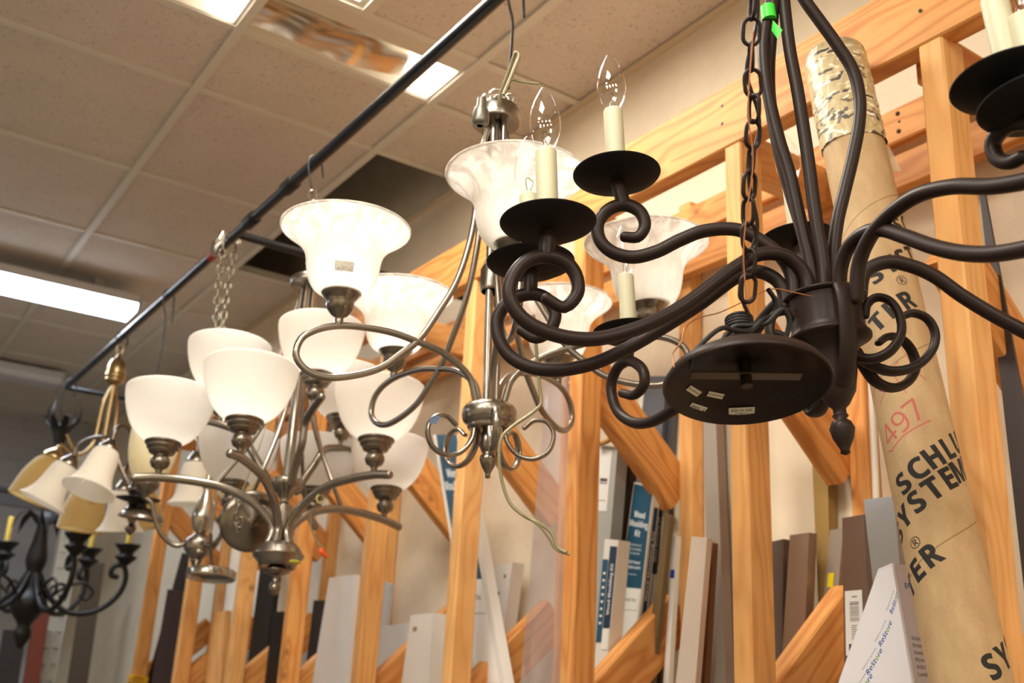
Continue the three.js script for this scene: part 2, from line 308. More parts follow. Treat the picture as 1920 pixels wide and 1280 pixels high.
// ================================================================ timber rack along the right wall
const XB = 1.15, BT = 2.604, BB = 2.483, XBK = 1.44;
const rack = thing('timber_rack', 'orange pine timber rack of posts and diagonal braces along the wall', 'rack', V3(1.3, 0, -2.2));
const postZ = [-0.33, -0.74, -1.121, -1.544, -1.959, -2.393, -2.859, -3.293, -3.832, -4.369];
part(rack, 'top_beam', bar(V3(XB + 0.019, (BT + BB) / 2, 0.5), V3(XB + 0.019, (BT + BB) / 2, -4.75), BT - BB, 0.038, V3(0, 1, 0)), WOODS[1]);
for (const [yt, yb] of [[2.591, 2.524], [2.50, 2.435]]) part(rack, 'ledger_board', bar(V3(XBK - 0.012, (yt + yb) / 2, 0.4), V3(XBK - 0.012, (yt + yb) / 2, -4.7), yt - yb, 0.022, V3(0, 1, 0)), WOODS[1]);
for (const z of postZ) {
  const zc = z + 0.019;
  part(rack, 'front_post', bar(V3(XB + 0.003 + 0.026, 0, zc), V3(XB + 0.003 + 0.026, BB, zc), 0.052, 0.038, V3(1, 0, 0)), wood());
  part(rack, 'back_post', bar(V3(XBK + 0.018, 0, zc), V3(XBK + 0.018, 2.62, zc), 0.035, 0.038, V3(1, 0, 0)), wood());
  const zt = zc - 0.0385;                                      // rails and braces are nailed to the far face of the posts
  part(rack, 'top_rail', bar(V3(1.205, 2.50, zt), V3(XW - 0.004, 2.50, zt), 0.08, 0.038, V3(0, 1, 0)), wood());
  const diag = (xa, ya, xb, yb) => { const a = V3(xa, ya, zt), b = V3(xb, yb, zt); part(rack, 'diagonal_brace', bar(a, b, 0.089, 0.038, V3(0, 1, 0)), WOODS[1]); };
  diag(1.208, 2.197, 1.455, 1.975); diag(1.208, 1.517, 1.455, 1.74); diag(1.208, 0.95, 1.455, 0.71); diag(1.208, 0.30, 1.455, 0.54);
  part(rack, 'shelf_rail', bar(V3(XB + 0.02, 1.17, zt), V3(XW - 0.004, 1.17, zt), 0.085, 0.038, V3(0, 1, 0)), wood());
}
for (let i = 0; i < postZ.length - 1; i++) part(rack, 'shelf_board', box(XB + 0.03, XW - 0.01, 1.213, 1.231, postZ[i + 1] + 0.002, postZ[i] - 0.002), wood());
const nailMat = std(0x4a4640, 0.4, 0.8);
for (const [x, y] of [[1352, 197], [1352, 231], [1725, 20]]) { const p = atX(x, y, XB - 0.0012); part(rack, 'nail_head', place(new THREE.CylinderGeometry(0.0028, 0.0028, 0.002, 10), p, V3(1, 0, 0)), nailMat); }
for (const [x, y] of [[1683, 213], [1685, 246], [1686, 228]]) { const p = atX(x, y, XBK - 0.0235); part(rack, 'peg_hole', place(new THREE.CylinderGeometry(y === 228 ? 0.002 : 0.004, y === 228 ? 0.002 : 0.004, 0.002, 12), p, V3(1, 0, 0)), std(0x2b1a10, 0.9)); }

// ================================================================ metals and glass
const brushTex = dataTex(128, 128, (u, v) => { const b = clamp(120 + fbm(u * 6, v * 60, 4, 3) * 120); return [b, b, b]; }, false);
const NICKEL = std(new THREE.Color(0.30, 0.27, 0.232), 0.27, 1), NICKEL2 = std(new THREE.Color(0.23, 0.20, 0.165), 0.26, 1), BRIGHT = std(new THREE.Color(0.46, 0.43, 0.38), 0.22, 1);
const BRONZE = new THREE.MeshPhysicalMaterial({ color: new THREE.Color(0.019, 0.0105, 0.008), roughness: 0.5, metalness: 0.0, specularIntensity: 0.4, clearcoat: 0.07, clearcoatRoughness: 0.25 });
const BRONZE_PLATE = phys({ color: new THREE.Color(0.008, 0.0065, 0.006), roughness: 0.6, specularIntensity: 0.35 });
const BLACKPIPE = std(new THREE.Color(0.008, 0.009, 0.012), 0.34, 0.2), BLACKIRON = std(new THREE.Color(0.012, 0.011, 0.011), 0.5, 0.3), WIRE = std(new THREE.Color(0.05, 0.045, 0.045), 0.4, 0.8);
const BRASS = std(new THREE.Color(0.50, 0.38, 0.20), 0.28, 1), COPPER = std(new THREE.Color(0.62, 0.28, 0.15), 0.35, 1);
const alabaster = canvasTex(512, 256, (c, w, h) => {
  const im = c.createImageData(w, h);
  for (let y = 0; y < h; y++) for (let x = 0; x < w; x++) {
    const a = x / w * Math.PI * 2, X = Math.cos(a) * 1.3, Y = Math.sin(a) * 1.3, v = 1 - y / h;
    const q = fbm(X * 1.4 + fbm(X, v * 2, Y, 2) * 2.2, v * 3.2, Y * 1.4, 4), k = clamp(1 - Math.abs(q) * 5, 0, 1) * clamp((v - 0.28) * 3.2, 0, 1);
    const s = 249 - k * 44 + fbm(X * 4, v * 8, Y * 4, 3) * 14, i = (y * w + x) * 4;
    im.data[i] = clamp(s); im.data[i + 1] = clamp(s - 3 - k * 3); im.data[i + 2] = clamp(s - 9 - k * 4); im.data[i + 3] = 255;
  } c.putImageData(im, 0, 0);
});
const ALABASTER = phys({ map: alabaster, roughness: 0.97, transmission: 0.66, thickness: 0, side: THREE.DoubleSide });
const frosted = (c) => phys({ color: c, roughness: 0.97, transmission: 0.55, thickness: 0, side: THREE.DoubleSide });
const FROST = frosted(0xf1efea), CREAM = frosted(0xefe6c4), AMBER = frosted(0xd8bb7a), BELLWHITE = phys({ color: 0xf8f2e4, roughness: 0.9, transmission: 0.38, thickness: 0, side: THREE.DoubleSide });
const BULBGLASS = phys({ color: 0xffffff, roughness: 0.0, transmission: 1, thickness: 0, ior: 1.5 });
const SLEEVE = std(0xc6c3a8, 0.5), CANDLE = std(0xd9bd58, 0.5);

// ================================================================ hanging pipe
const XP = 0.74, YP = 2.662;
const pipe = thing('hanging_pipe', 'long black steel pipe carrying the chandeliers below the ceiling', 'pipe', V3(XP, YP, -2));
part(pipe, 'rail', rod(V3(XP, YP, 0.3), V3(XP, YP, -4.5), 0.0125, 20), BLACKPIPE);
for (const z of [-2.46, -4.5]) {
  part(pipe, 'cross_arm', rod(V3(XP, YP, z), V3(XW, YP, z), 0.011, 16), BLACKPIPE);
  part(pipe, 'wall_flange', place(turned([[0, 0], [0.035, 0], [0.035, 0.006], [0.016, 0.01], [0.016, 0.02], [0, 0.02]], 24), V3(XW, YP, z), V3(-1, 0, 0)), BLACKIRON);
}
part(pipe, 'cross_arm', rod(V3(XP, YP, 0.28), V3(XW, YP, 0.28), 0.011, 16), BLACKPIPE);
for (const z of [-2.35, -2.10]) part(pipe, 'coupling', place(turned([[0.0125, -0.03], [0.017, -0.026], [0.017, 0.026], [0.0125, 0.03]], 20), V3(XP, YP, z), V3(0, 0, 1)), BLACKIRON);
part(pipe, 'clamp', merge([box(XP - 0.02, XP + 0.02, YP - 0.022, YP + 0.02, -2.60, -2.565), place(new THREE.CylinderGeometry(0.007, 0.007, 0.055, 8), V3(XP - 0.01, YP + 0.018, -2.575), V3(0.3, 1, 0)), place(new THREE.CylinderGeometry(0.006, 0.006, 0.04, 6), V3(XP + 0.015, YP + 0.016, -2.54), V3(0, 0.2, 1))]), BRIGHT, 'bright metal clamp');
part(pipe, 'tape_band', rod(V3(XP, YP, -2.605), V3(XP, YP, -2.66), 0.0131, 20), std(0xb3121c, 0.5), 'red tape band');
// hook of wire over the pipe with a straight shank down to y
function wireHook(parent, z, y, r = 0.002, mat = WIRE, tail = 0.03) {
  const R = 0.0125 + r + 0.001, pts = [V3(XP + R + 0.006, YP - tail, z), V3(XP + R, YP, z)];
  for (let i = 1; i < 8; i++) { const a = i / 8 * Math.PI; pts.push(V3(XP + Math.cos(a) * R, YP + Math.sin(a) * R, z)); }
  pts.push(V3(XP - R, YP - 0.01, z), V3(XP - R * 0.4, YP - 0.05, z), V3(XP, YP - 0.07, z), V3(XP, y, z));
  part(parent, 'wire_hook', sweep(pts, V3(0, 0, 1), r, r, { n: 60, seg: 8 }), mat);
}
const cupFlute = (s = 1) => turned([[0.006, -0.012], [0.007, -0.004], [0.006, 0], [0.0125, 0.004], [0.019, 0.012], [0.0215, 0.02], [0.0205, 0.026], [0.024, 0.03], [0.0295, 0.038], [0.031, 0.045], [0.029, 0.05], [0.02, 0.05]].map(([r, y]) => [r * s, y * s]), 36);

// ================================================================ bronze candle chandelier (near, on the right)
{
  const Hh = V3(0.75, 1.943, -0.60), AX = V3(-0.02, 1, -0.085).normalize(), fr = new Frame(Hh, AX);
  const L = thing('candle_chandelier', 'dark bronze chandelier with scrolled arms, candle sleeves and clear flame bulbs', 'chandelier', Hh);
  const R0 = 0.0068;
  const bob = { B1: [1157, 338, 1.06], B2: [1028, 430, 0.955], B3: [995, 503, 1.05], B4: [1180, 632, 1.28], B5: [1497, 458, 1.25], B6: [1903, 168, 0.775], B7: [1958, 208, 0.755], B8: [2075, 500, 0.95] };
  const paths = {
    B1: [[1170, 444], [1196, 444], [1209, 424], [1200, 397], [1170, 384], [1140, 394], [1121, 420], [1125, 450], [1147, 472], [1185, 482], [1230, 472], [1275, 450], [1320, 433], [1384, 431], [1435, 457], [1469, 487], [1485, 521], [1489, 565]],
    B2: [[1024, 559], [1057, 576], [1084, 545], [1070, 500], [1024, 480], [980, 495], [954, 547], [975, 592], [1024, 622], [1102, 636], [1185, 619], [1275, 577], [1385, 497], [1428, 476], [1475, 481], [1509, 514], [1519, 568]],
    B3: [[977, 619], [1005, 634], [1031, 619], [1041, 589], [1024, 559], [994, 551], [960, 562], [934, 592], [934, 630], [956, 667], [994, 688], [1042, 694], [1110, 682], [1170, 656], [1230, 622], [1312, 570], [1388, 516], [1422, 509], [1455, 524], [1469, 545], [1474, 575]],
    B4: [[1166, 737], [1190, 740], [1208, 720], [1207, 698], [1194, 682], [1176, 677], [1157, 691], [1146, 722], [1155, 765], [1185, 791], [1219, 791], [1256, 772], [1330, 715], [1400, 640], [1440, 588], [1470, 560], [1495, 560], [1506, 590]],
    B6: [[1917, 294], [1896, 304], [1870, 297], [1862, 268], [1885, 238], [1935, 230], [1985, 250], [2005, 290], [1980, 322], [1920, 340], [1860, 349], [1784, 350], [1719, 367], [1665, 405], [1630, 447], [1611, 493], [1606, 560]],
    B7: [[1990, 350], [1965, 350], [1940, 320], [1950, 285], [1990, 270], [2040, 300], [2060, 360], [2030, 420], [1975, 452], [1920, 467], [1860, 476], [1803, 474], [1749, 462], [1696, 443], [1650, 430], [1619, 438], [1592, 462], [1577, 501], [1573, 560]],
    B8: [[2060, 600], [2035, 600], [2030, 570], [2050, 550], [2090, 560], [2115, 600], [2100, 650], [2050, 672], [1990, 655], [1920, 621], [1860, 589], [1803, 554], [1749, 516], [1703, 497], [1665, 491], [1634, 501], [1619, 516], [1612, 570]],
  };
  let generic = null;
  for (const k of ['B1', 'B2', 'B3', 'B4', 'B6', 'B7', 'B8', 'B5']) {
    const [x, y, d] = bob[k], C = atD(x, y, d), ang = fr.angle(C);
    let prof;
    if (paths[k]) {
      prof = fr.trace(paths[k], ang);
      const [rc] = fr.rh(C);
      // guard: rays that graze the arm's plane would run away, keep the arm within its reach
      prof = prof.map(([r, h]) => [clamp(r, -0.02, rc + 0.06), clamp(h, -0.2, 0.3)]);
    } else prof = generic;
    if (k === 'B1') generic = prof.map(([r, h]) => [r * 0.95, h]);
    const q = prof.length, taper = (t) => t < 0.12 ? 0.8 + 0.2 * t / 0.12 : 1;
    part(L, 'arm', sweep(fr.line(prof, ang), fr.normal(ang), R0, R0, { n: 110, seg: 12, k: taper }), BRONZE);
    // bobeche, sleeve and bulb stand where the arm's scroll is highest
    part(L, 'bobeche', place(turned([[0, -0.004], [0.012, -0.004], [0.02, -0.003], [0.034, 0.0], [0.0445, 0.006], [0.0455, 0.0075], [0.0445, 0.008], [0.033, 0.0025], [0.02, 0], [0, 0]], 48), C, AX), BRONZE_PLATE, 'black dished drip plate');
    const top = prof.slice(0, 9).reduce((m, p) => p[1] > m[1] ? p : m), P = fr.pt(top[0], ang, top[1]);
    part(L, 'stem', rod(P, C.clone().addScaledVector(AX, -0.002), 0.0075, 14), BRONZE);
    part(L, 'candle_sleeve', place(turned([[0, 0], [0.0103, 0], [0.0103, 0.0835], [0.0095, 0.085], [0, 0.085]], 28), C, AX), SLEEVE, 'pale green candle sleeve');
    const b0 = C.clone().addScaledVector(AX, 0.085);
    const bulb = part(L, 'bulb', place(lathe([[0.0065, 0], [0.0078, 0.003], [0.0118, 0.011], [0.0145, 0.02], [0.0155, 0.029], [0.0144, 0.041], [0.011, 0.054], [0.0062, 0.065], [0.0028, 0.071], [0.0, 0.0735]], 32), b0, AX), BULBGLASS, 'clear flame bulb');
    const f1 = b0.clone().addScaledVector(AX, 0.006), sp = [V3(-0.002, 0, 0), V3(-0.0045, 0.012, 0), V3(-0.002, 0.014, 0.001), V3(0.002, 0.0135, -0.001), V3(0.0045, 0.012, 0), V3(0.002, 0, 0)].map((v) => f1.clone().add(v));
    part(bulb, 'filament', tube(sp, 0.00035, 24, 5), WIRE);
    part(bulb, 'glass_stem', place(turned([[0.004, -0.004], [0.003, 0.003], [0.0012, 0.006], [0, 0.0065]], 12), f1, AX), BULBGLASS);
  }
  // hub: drum with rims, flange, vase and finial
  part(L, 'hub', place(turned([[0, 0.012], [0.036, 0.012], [0.0395, 0.014], [0.0395, 0.016], [0.038, 0.017], [0.0355, 0.013], [0.034, -0.016], [0.036, -0.022], [0.0385, -0.024], [0.0385, -0.0265], [0.036, -0.028], [0.026, -0.034], [0.022, -0.045], [0.0205, -0.06], [0.017, -0.078], [0.01, -0.09], [0.006, -0.094], [0.006, -0.099]], 48), Hh, AX), BRONZE);
  part(L, 'finial', place(turned([[0.006, -0.099], [0.0075, -0.101], [0.005, -0.104], [0.009, -0.107], [0.0115, -0.113], [0.0095, -0.122], [0.006, -0.129], [0.004, -0.133], [0.0045, -0.136], [0, -0.138]], 28), Hh, AX), BRONZE);
  // scroll tails under the hub
  const tails = [
    [[[1592, 642], [1604, 665], [1634, 673], [1669, 658], [1690, 623], [1684, 585], [1665, 562], [1642, 558], [1627, 570], [1623, 592]], 60],
    [[[1600, 660], [1631, 683], [1673, 696], [1719, 685], [1749, 654], [1753, 623], [1738, 597], [1711, 587], [1690, 594]], 32],
    [[[1605, 660], [1623, 690], [1642, 715], [1673, 727], [1703, 715], [1717, 685], [1707, 654], [1688, 635], [1665, 631], [1648, 642]], 10],
    [[[1500, 645], [1480, 662], [1455, 650], [1443, 618], [1452, 590], [1476, 584], [1494, 600]], 205],
    [[[1510, 660], [1492, 690], [1465, 700], [1440, 682], [1432, 650], [1448, 625], [1470, 630]], 235],
  ];
  for (const [px, ang] of tails) part(L, 'scroll_tail', sweep(fr.line(fr.trace(px, ang), ang), fr.normal(ang), R0 * 1.05, R0 * 0.72, { n: 60, seg: 12, k: (t) => 1 - 0.25 * t }), BRONZE);
  { const ang = 118, pr = [[0.0385, 0.013], [0.042, 0.002], [0.041, -0.02], [0.036, -0.045], [0.026, -0.065], [0.015, -0.076]]; part(L, 'scroll_tail', sweep(fr.line(pr, ang), fr.normal(ang), 0.0085, 0.004, { n: 40 }), BRONZE); }
  { const ang = 290, pr = [[0.02, -0.06], [0.03, -0.082], [0.044, -0.085], [0.05, -0.07], [0.042, -0.058]]; part(L, 'scroll_tail', sweep(fr.line(pr, ang), fr.normal(ang), 0.0085, 0.004, { n: 40 }), BRONZE); }
  // cage of bowed stems
  const face = fr.angle(Hh.clone().add(RIGHT));
  const stems = [
    [[1447, 0], [1438, 39], [1432, 82], [1434, 131], [1442, 184], [1461, 263], [1481, 328], [1501, 417], [1520, 500], [1528, 568]],
    [[1452, 0], [1449, 60], [1448, 110], [1452, 170], [1468, 255], [1490, 340], [1511, 417], [1530, 500], [1540, 568]],
    [[1470, 0], [1478, 98], [1491, 184], [1507, 295], [1524, 417], [1540, 500], [1548, 568]],
    [[1509, 0], [1537, 39], [1570, 85], [1599, 131], [1612, 184], [1611, 230], [1599, 295], [1583, 361], [1570, 417], [1562, 490], [1560, 568]],
  ];
  const TOPH = fr.trace([[1478, -70]], face)[0][1];
  stems.forEach((px, i) => {
    const a = face + [12, 60, -50, -8][i], n = fr.normal(a);
    let w = fr.line(fr.trace(px, i === 1 || i === 2 ? face : a), i === 1 || i === 2 ? face : a);
    const off = fr.dir(face + 90).multiplyScalar(i === 1 ? -0.02 : i === 2 ? 0.012 : 0);
    w = w.map((p, j) => p.addScaledVector(off, Math.sin(Math.min(1, j / (w.length - 1)) * Math.PI)));
    w.unshift(fr.pt(0.006, a, TOPH), w[0].clone().lerp(fr.pt(0.008, a, TOPH), 0.6));
    part(L, 'cage_stem', sweep(w, fr.normal(face), 0.0066, 0.0066, { n: 90 }), BRONZE);
  });
  part(L, 'top_collar', place(turned([[0, -0.012], [0.014, -0.012], [0.02, -0.004], [0.02, 0.012], [0.012, 0.022], [0.005, 0.026], [0, 0.026]], 28), fr.pt(0, 0, TOPH), AX), BRONZE);
  const ringC = fr.pt(0, 0, TOPH + 0.04);
  part(L, 'top_loop', link(ringC, AX, fr.dir(face), 0.04, 0.03, 0.0028), BRONZE);
  wireHook(L, ringC.z, ringC.y + 0.012, 0.0022);
  part(L, 'hook_end', sweep([V3(XP, ringC.y + 0.013, ringC.z), ringC.clone().add(V3(0.004, 0.003, 0)), ringC.clone().add(V3(-0.008, 0.005, 0)), ringC.clone().add(V3(-0.011, 0.016, 0))], V3(0, 0, 1), 0.0022, 0.0022, { n: 24 }), WIRE);
  // green tape on a stem
  { const p = fr.line(fr.trace([[1441, 26]], face), face)[0], tape = std(0x35d234, 0.5);
    const t = part(L, 'tape_wrap', rod(p.clone().addScaledVector(AX, -0.008), p.clone().addScaledVector(AX, 0.009), 0.0079, 18), tape, 'bright green tape');
    const a = atD(1449, 38, 0.935), b = atD(1467, 56, 0.928), c = atD(1458, 73, 0.928), d = atD(1447, 57, 0.935);
    const g = new THREE.BufferGeometry().setFromPoints([a, d, c, a, c, b].concat([a, c, d, a, b, c].map((v) => v.clone().addScaledVector(BACK, -0.0004)))); g.computeVertexNormals(); g.setAttribute('uv', new THREE.Float32BufferAttribute(new Float32Array(24), 2));
    part(t, 'tape_flag', g, tape); }
  // chain hanging down from the top to the loose canopy
  const cd = 0.845, cpts = [[1420, -90], [1412, 0], [1408, 100], [1414, 200], [1408, 300], [1403, 400], [1406, 480], [1400, 565]].map(([x, y]) => atD(x, y, cd));
  cpts.unshift(fr.pt(0.01, face + 180, TOPH + 0.02));
  chain(L, cpts, BRONZE, { len: 0.026, wid: 0.0168, r: 0.0018 });
  part(L, 'lamp_cord', tube([[1418, -60], [1420, 40], [1400, 130], [1424, 230], [1404, 330], [1420, 430], [1396, 500], [1392, 560], [1404, 590]].map(([x, y]) => atD(x, y, cd + 0.008)), 0.0016, 80), BLACKIRON);
  part(L, 'ground_wire', tube([[1412, 60], [1403, 210], [1412, 300], [1400, 400], [1394, 470], [1399, 560]].map(([x, y]) => atD(x, y, cd - 0.009)), 0.0006, 60, 6), COPPER);
  // loose ceiling canopy, open side down
  const CC = atD(1400, 716, 0.83), CA = V3(0.11, 1, -0.225).normalize();
  const can = part(L, 'canopy', place(turned([[0.0675, -0.004], [0.068, -0.002], [0.066, 0.001], [0.063, 0.006], [0.052, 0.0135], [0.032, 0.0195], [0.012, 0.0215], [0.0115, 0.03], [0.009, 0.034], [0.009, 0.05], [0.005, 0.052], [0.005, 0.0205], [0.031, 0.018], [0.0515, 0.0115], [0.062, 0.0045], [0.0655, -0.004], [0.0675, -0.004]], 64), CC, CA), BRONZE);
  const cf = new Frame(CC, CA), fa = cf.angle(CC.clone().add(RIGHT));
  { const a = cf.pt(0.045, fa, 0.006), b = cf.pt(0.045, fa + 180, 0.006); part(can, 'crossbar', bar(a, b, 0.011, 0.0018, cf.dir(fa + 90), 0.0004), std(0x4a402c, 0.45, 0.6)); }
  part(can, 'threaded_nipple', rod(cf.pt(0, 0, 0.022), cf.pt(0, 0, -0.004), 0.0048, 12), std(0x3b3128, 0.5, 0.8));
  const stick = (txt, px, w, h, big) => {
    const tex = canvasTex(256, 128, (c, W0, H0) => { c.fillStyle = '#cfc9ba'; c.fillRect(0, 0, W0, H0); c.fillStyle = '#2a2622'; c.save(); c.translate(W0 / 2, H0 / 2); c.rotate(Math.PI); c.textAlign = 'center'; c.textBaseline = 'middle'; c.font = `bold ${big}px sans-serif`; txt.forEach((s, i) => c.fillText(s, 0, (i - (txt.length - 1) / 2) * big * 1.05)); c.restore(); });
    // the sticker lies on the inner face of the dish
    const P0 = onPlane(px[0], px[1], CC.clone().addScaledVector(CA, 0.006), CA), q = P0.clone().sub(CC), rr = q.addScaledVector(CA, -q.dot(CA)).length();
    const hh = rr > 0.0515 ? mix(0.0115, 0.0045, (rr - 0.0515) / 0.0105) : rr > 0.031 ? mix(0.018, 0.0115, (rr - 0.031) / 0.0205) : 0.0185;
    const pos = CC.clone().add(q).addScaledVector(CA, hh - 0.0012), out = q.clone().normalize(), slope = CA.clone().multiplyScalar(-0.42).add(out).normalize(), side = V3().crossVectors(CA, out).normalize();
    const g = new THREE.PlaneGeometry(w, h), n = V3().crossVectors(side, slope).normalize();
    if (n.dot(CA) > 0) { side.negate(); n.negate(); }
    g.applyMatrix4(new THREE.Matrix4().makeBasis(side, slope, n)); g.translate(pos.x, pos.y, pos.z);
    part(can, 'sticker', g, new THREE.MeshStandardMaterial({ map: tex, roughness: 0.6 }), 'small printed paper sticker');
  };
  stick(['Panther'], [1302, 742], 0.016, 0.006, 62); stick(['WARNING'], [1343, 752], 0.015, 0.0055, 58); stick(['2002  1'], [1308, 761], 0.017, 0.007, 70); stick(['RISK OF FIRE', 'CLASS 2', '(UL)  60W'], [1390, 771], 0.022, 0.014, 34);
  part(L, 'black_wire', tube([[1296, 690], [1300, 665], [1320, 640], [1354, 615], [1378, 619], [1408, 619], [1428, 600], [1452, 588], [1453, 563], [1440, 542]].map(([x, y]) => atD(x, y, 0.80 + (x - 1296) / 3000)), 0.0021, 70), BLACKIRON);
  part(L, 'black_wire', tube([[1350, 650], [1362, 628], [1378, 612], [1410, 610], [1438, 605], [1468, 580], [1480, 600], [1470, 640], [1455, 662]].map(([x, y]) => atD(x, y, 0.845)), 0.0024, 70), BLACKIRON);
  part(L, 'wire_coil', merge([0, 1, 2, 3].map((i) => place(new THREE.TorusGeometry(0.0105, 0.0016, 8, 24).rotateX(Math.PI / 2), CC.clone().addScaledVector(CA, 0.052 + i * 0.0028), CA))), BLACKIRON);
  part(L, 'thin_copper_wire', tube([[1264, 689], [1262, 662], [1277, 642], [1284, 615], [1307, 597], [1348, 586], [1388, 568], [1422, 550], [1455, 541], [1489, 548], [1522, 555]].map(([x, y], i) => atD(x, y, 0.80 + i * 0.013)), 0.0006, 90, 6), COPPER, 'bare copper wire');
}

// ================================================================ brushed nickel chandelier with alabaster bells
{
  const O = V3(0.74, 1.945, -1.174), fr = new Frame(O, V3(-0.018, 1, -0.033)), angs = [0, 1, 2, 3, 4].map((i) => 44 + 72 * i), lift = [0.004, 0.010, -0.010, -0.003, 0.002];
  const L = thing('alabaster_bell_chandelier', 'brushed nickel chandelier with looping arms and upturned alabaster bell shades', 'chandelier', O);
  const sA = angs[2];
  const prof = fr.trace([[918, 250], [905, 330], [890, 406], [877, 467], [855, 529], [820, 586], [785, 634], [750, 660], [715, 682], [662, 693], [610, 691], [575, 673], [557, 647], [566, 616], [592, 601], [636, 597], [689, 605], [737, 618], [776, 634], [824, 656], [859, 682], [881, 708], [892, 750]], sA);
  const scroll = fr.trace([[890, 780], [888, 805], [884, 823], [863, 848], [834, 852], [809, 834], [802, 801], [816, 780], [838, 780], [855, 796]], sA);
  const capH = 0.474;
  prof[0] = [0.012, capH - 0.02]; prof[1] = [0.026, mix(prof[2][1], capH, 0.55)];
  const loopTop = prof[15];
  for (const [i, a] of angs.entries()) {
    const bent = prof.map(([r, h]) => [r, h + lift[i] * clamp(r / 0.22, 0, 1.2) ** 2]);
    part(L, 'arm', sweep(fr.line(bent, a), fr.normal(a), 0.0048, 0.0048, { n: 150, seg: 12 }), NICKEL);
    part(L, 'scroll', sweep(fr.line(scroll, a), fr.normal(a), 0.0058, 0.0036, { n: 60, seg: 12, k: (t) => 1 - 0.15 * t }), NICKEL);
    const C = fr.pt(loopTop[0], a, loopTop[1] + 0.004 + lift[i]);
    part(L, 'shade_cup', place(cupFlute(0.88), C.clone().addScaledVector(fr.a, 0.007), fr.a), NICKEL2);
    const sp = [[0.02, 0.0], [0.034, 0.004], [0.043, 0.015], [0.0475, 0.03], [0.0495, 0.043], [0.0535, 0.054], [0.063, 0.065], [0.0745, 0.0735], [0.0845, 0.080], [0.0868, 0.0825], [0.0862, 0.0838], [0.0845, 0.0832]];
    const sh = part(L, 'shade', place(lathe(sp.map(([r, y]) => [r * 1.03, y * 1.17]), 72), C.clone().addScaledVector(fr.a, 0.040), fr.a, a), ALABASTER, 'swirled white alabaster glass bell');
    if (a === sA) {   // printed sticker low on one shade
      const tex = canvasTex(256, 128, (c, w, h) => { c.fillStyle = '#e2ddd0'; c.fillRect(0, 0, w, h); c.fillStyle = '#8f897d'; for (let y = 6; y < h; y += 13) for (let x = 4; x < w - 8; x += 5 + rnd() * 9) c.fillRect(x, y, 3 + rnd() * 7, 6 + (y > 70 ? 4 : 0)); });
      const base = C.clone().add(V3(0, 0.042, 0)), d = ORIGIN.clone().sub(base); const phi = Math.atan2(d.x, d.z), cg = new THREE.CylinderGeometry(0.0475, 0.043, 0.0125, 12, 1, true, phi - 0.30, 0.55);
      cg.scale(1.018, 1, 1.018); cg.translate(base.x, base.y + 0.0215, base.z);
      part(sh, 'sticker', cg, new THREE.MeshStandardMaterial({ map: tex, roughness: 0.7 }), 'small grey printed sticker');
    }
  }
  part(L, 'hub', place(lathe([[0, 0.018], [0.018, 0.018], [0.03, 0.016], [0.037, 0.009], [0.0385, 0], [0.036, -0.009], [0.031, -0.0135], [0.030, -0.018], [0.026, -0.0205], [0.012, -0.021], [0, -0.021]], 56), O, fr.a), NICKEL);
  part(L, 'finial', place(turned([[0.008, -0.02], [0.012, -0.03], [0.0135, -0.042], [0.009, -0.052], [0.0075, -0.054], [0.0115, -0.058], [0.012, -0.063], [0.009, -0.072], [0.004, -0.081], [0.0035, -0.084], [0.004, -0.087], [0, -0.089]], 32), O, fr.a), NICKEL2);
  for (let i = 0; i < 3; i++) part(L, 'column_rod', rod(fr.pt(0.0085, 30 + i * 120, 0.01), fr.pt(0.0085, 30 + i * 120, capH), 0.0055, 14), NICKEL);
  part(L, 'column_collar', place(turned([[0.016, -0.02], [0.018, -0.016], [0.018, 0.014], [0.013, 0.024], [0.011, 0.03]], 28), fr.pt(0, 0, 0.205), fr.a), NICKEL2);
  for (let i = 0; i < 3; i++) part(L, 'cap_rod', rod(fr.pt(0.017, 80 + i * 120, capH - 0.05), fr.pt(0.017, 80 + i * 120, capH), 0.0042, 12), NICKEL);
  part(L, 'cap', place(turned([[0, -0.012], [0.029, -0.012], [0.0315, -0.009], [0.0315, 0.008], [0.029, 0.011], [0.0285, 0.014], [0.024, 0.017], [0.010, 0.019], [0.008, 0.026], [0, 0.026]].map(([r, y]) => [r * 1.18, y * 1.1]), 44), fr.pt(0, 0, capH), fr.a), NICKEL);
  const top = fr.pt(0, 0, capH + 0.036);
  part(L, 'top_ring', link(top, V3(0, 1, 0), V3(0.83, 0, 0.56), 0.034, 0.028, 0.0022), BRIGHT);
  const chn = sub(L, 'chain', top);
  for (const [dx, dy, dz, a, b] of [[-0.018, -0.012, 0.01, V3(1, 0.15, 0.4), V3(0, 1, 0.2)], [-0.026, -0.022, 0.012, V3(0.2, 1, 0), V3(1, 0, 0.5)], [0.006, -0.014, 0.026, V3(0.1, 1, 0), V3(0.6, 0, 0.7)], [0.014, -0.008, 0.012, V3(1, 0.3, 0.5), V3(0, 1, 0.3)], [0.022, -0.004, -0.005, V3(1, 0, 0.1), V3(0, 0.5, 1)], [-0.004, -0.014, 0.02, V3(1, -0.2, 0.7), V3(0, 1, 0)]]) part(chn, 'chain_link', link(top.clone().add(V3(dx, dy, dz)), a.normalize(), b.addScaledVector(a, -b.dot(a)).normalize(), 0.026, 0.017, 0.0017), BRIGHT);
  wireHook(L, O.z, top.y + 0.012, 0.0024, BLACKIRON, 0.055);
  // socket hanging beside the cap on a twisted cord
  part(L, 'cord_socket', place(turned([[0.003, 0.02], [0.006, 0.018], [0.0065, 0.006], [0.010, 0.0], [0.0105, -0.014], [0.008, -0.018], [0.004, -0.019]], 20), atD(902, 210, 1.24)), std(0x77746c, 0.4, 0.7));
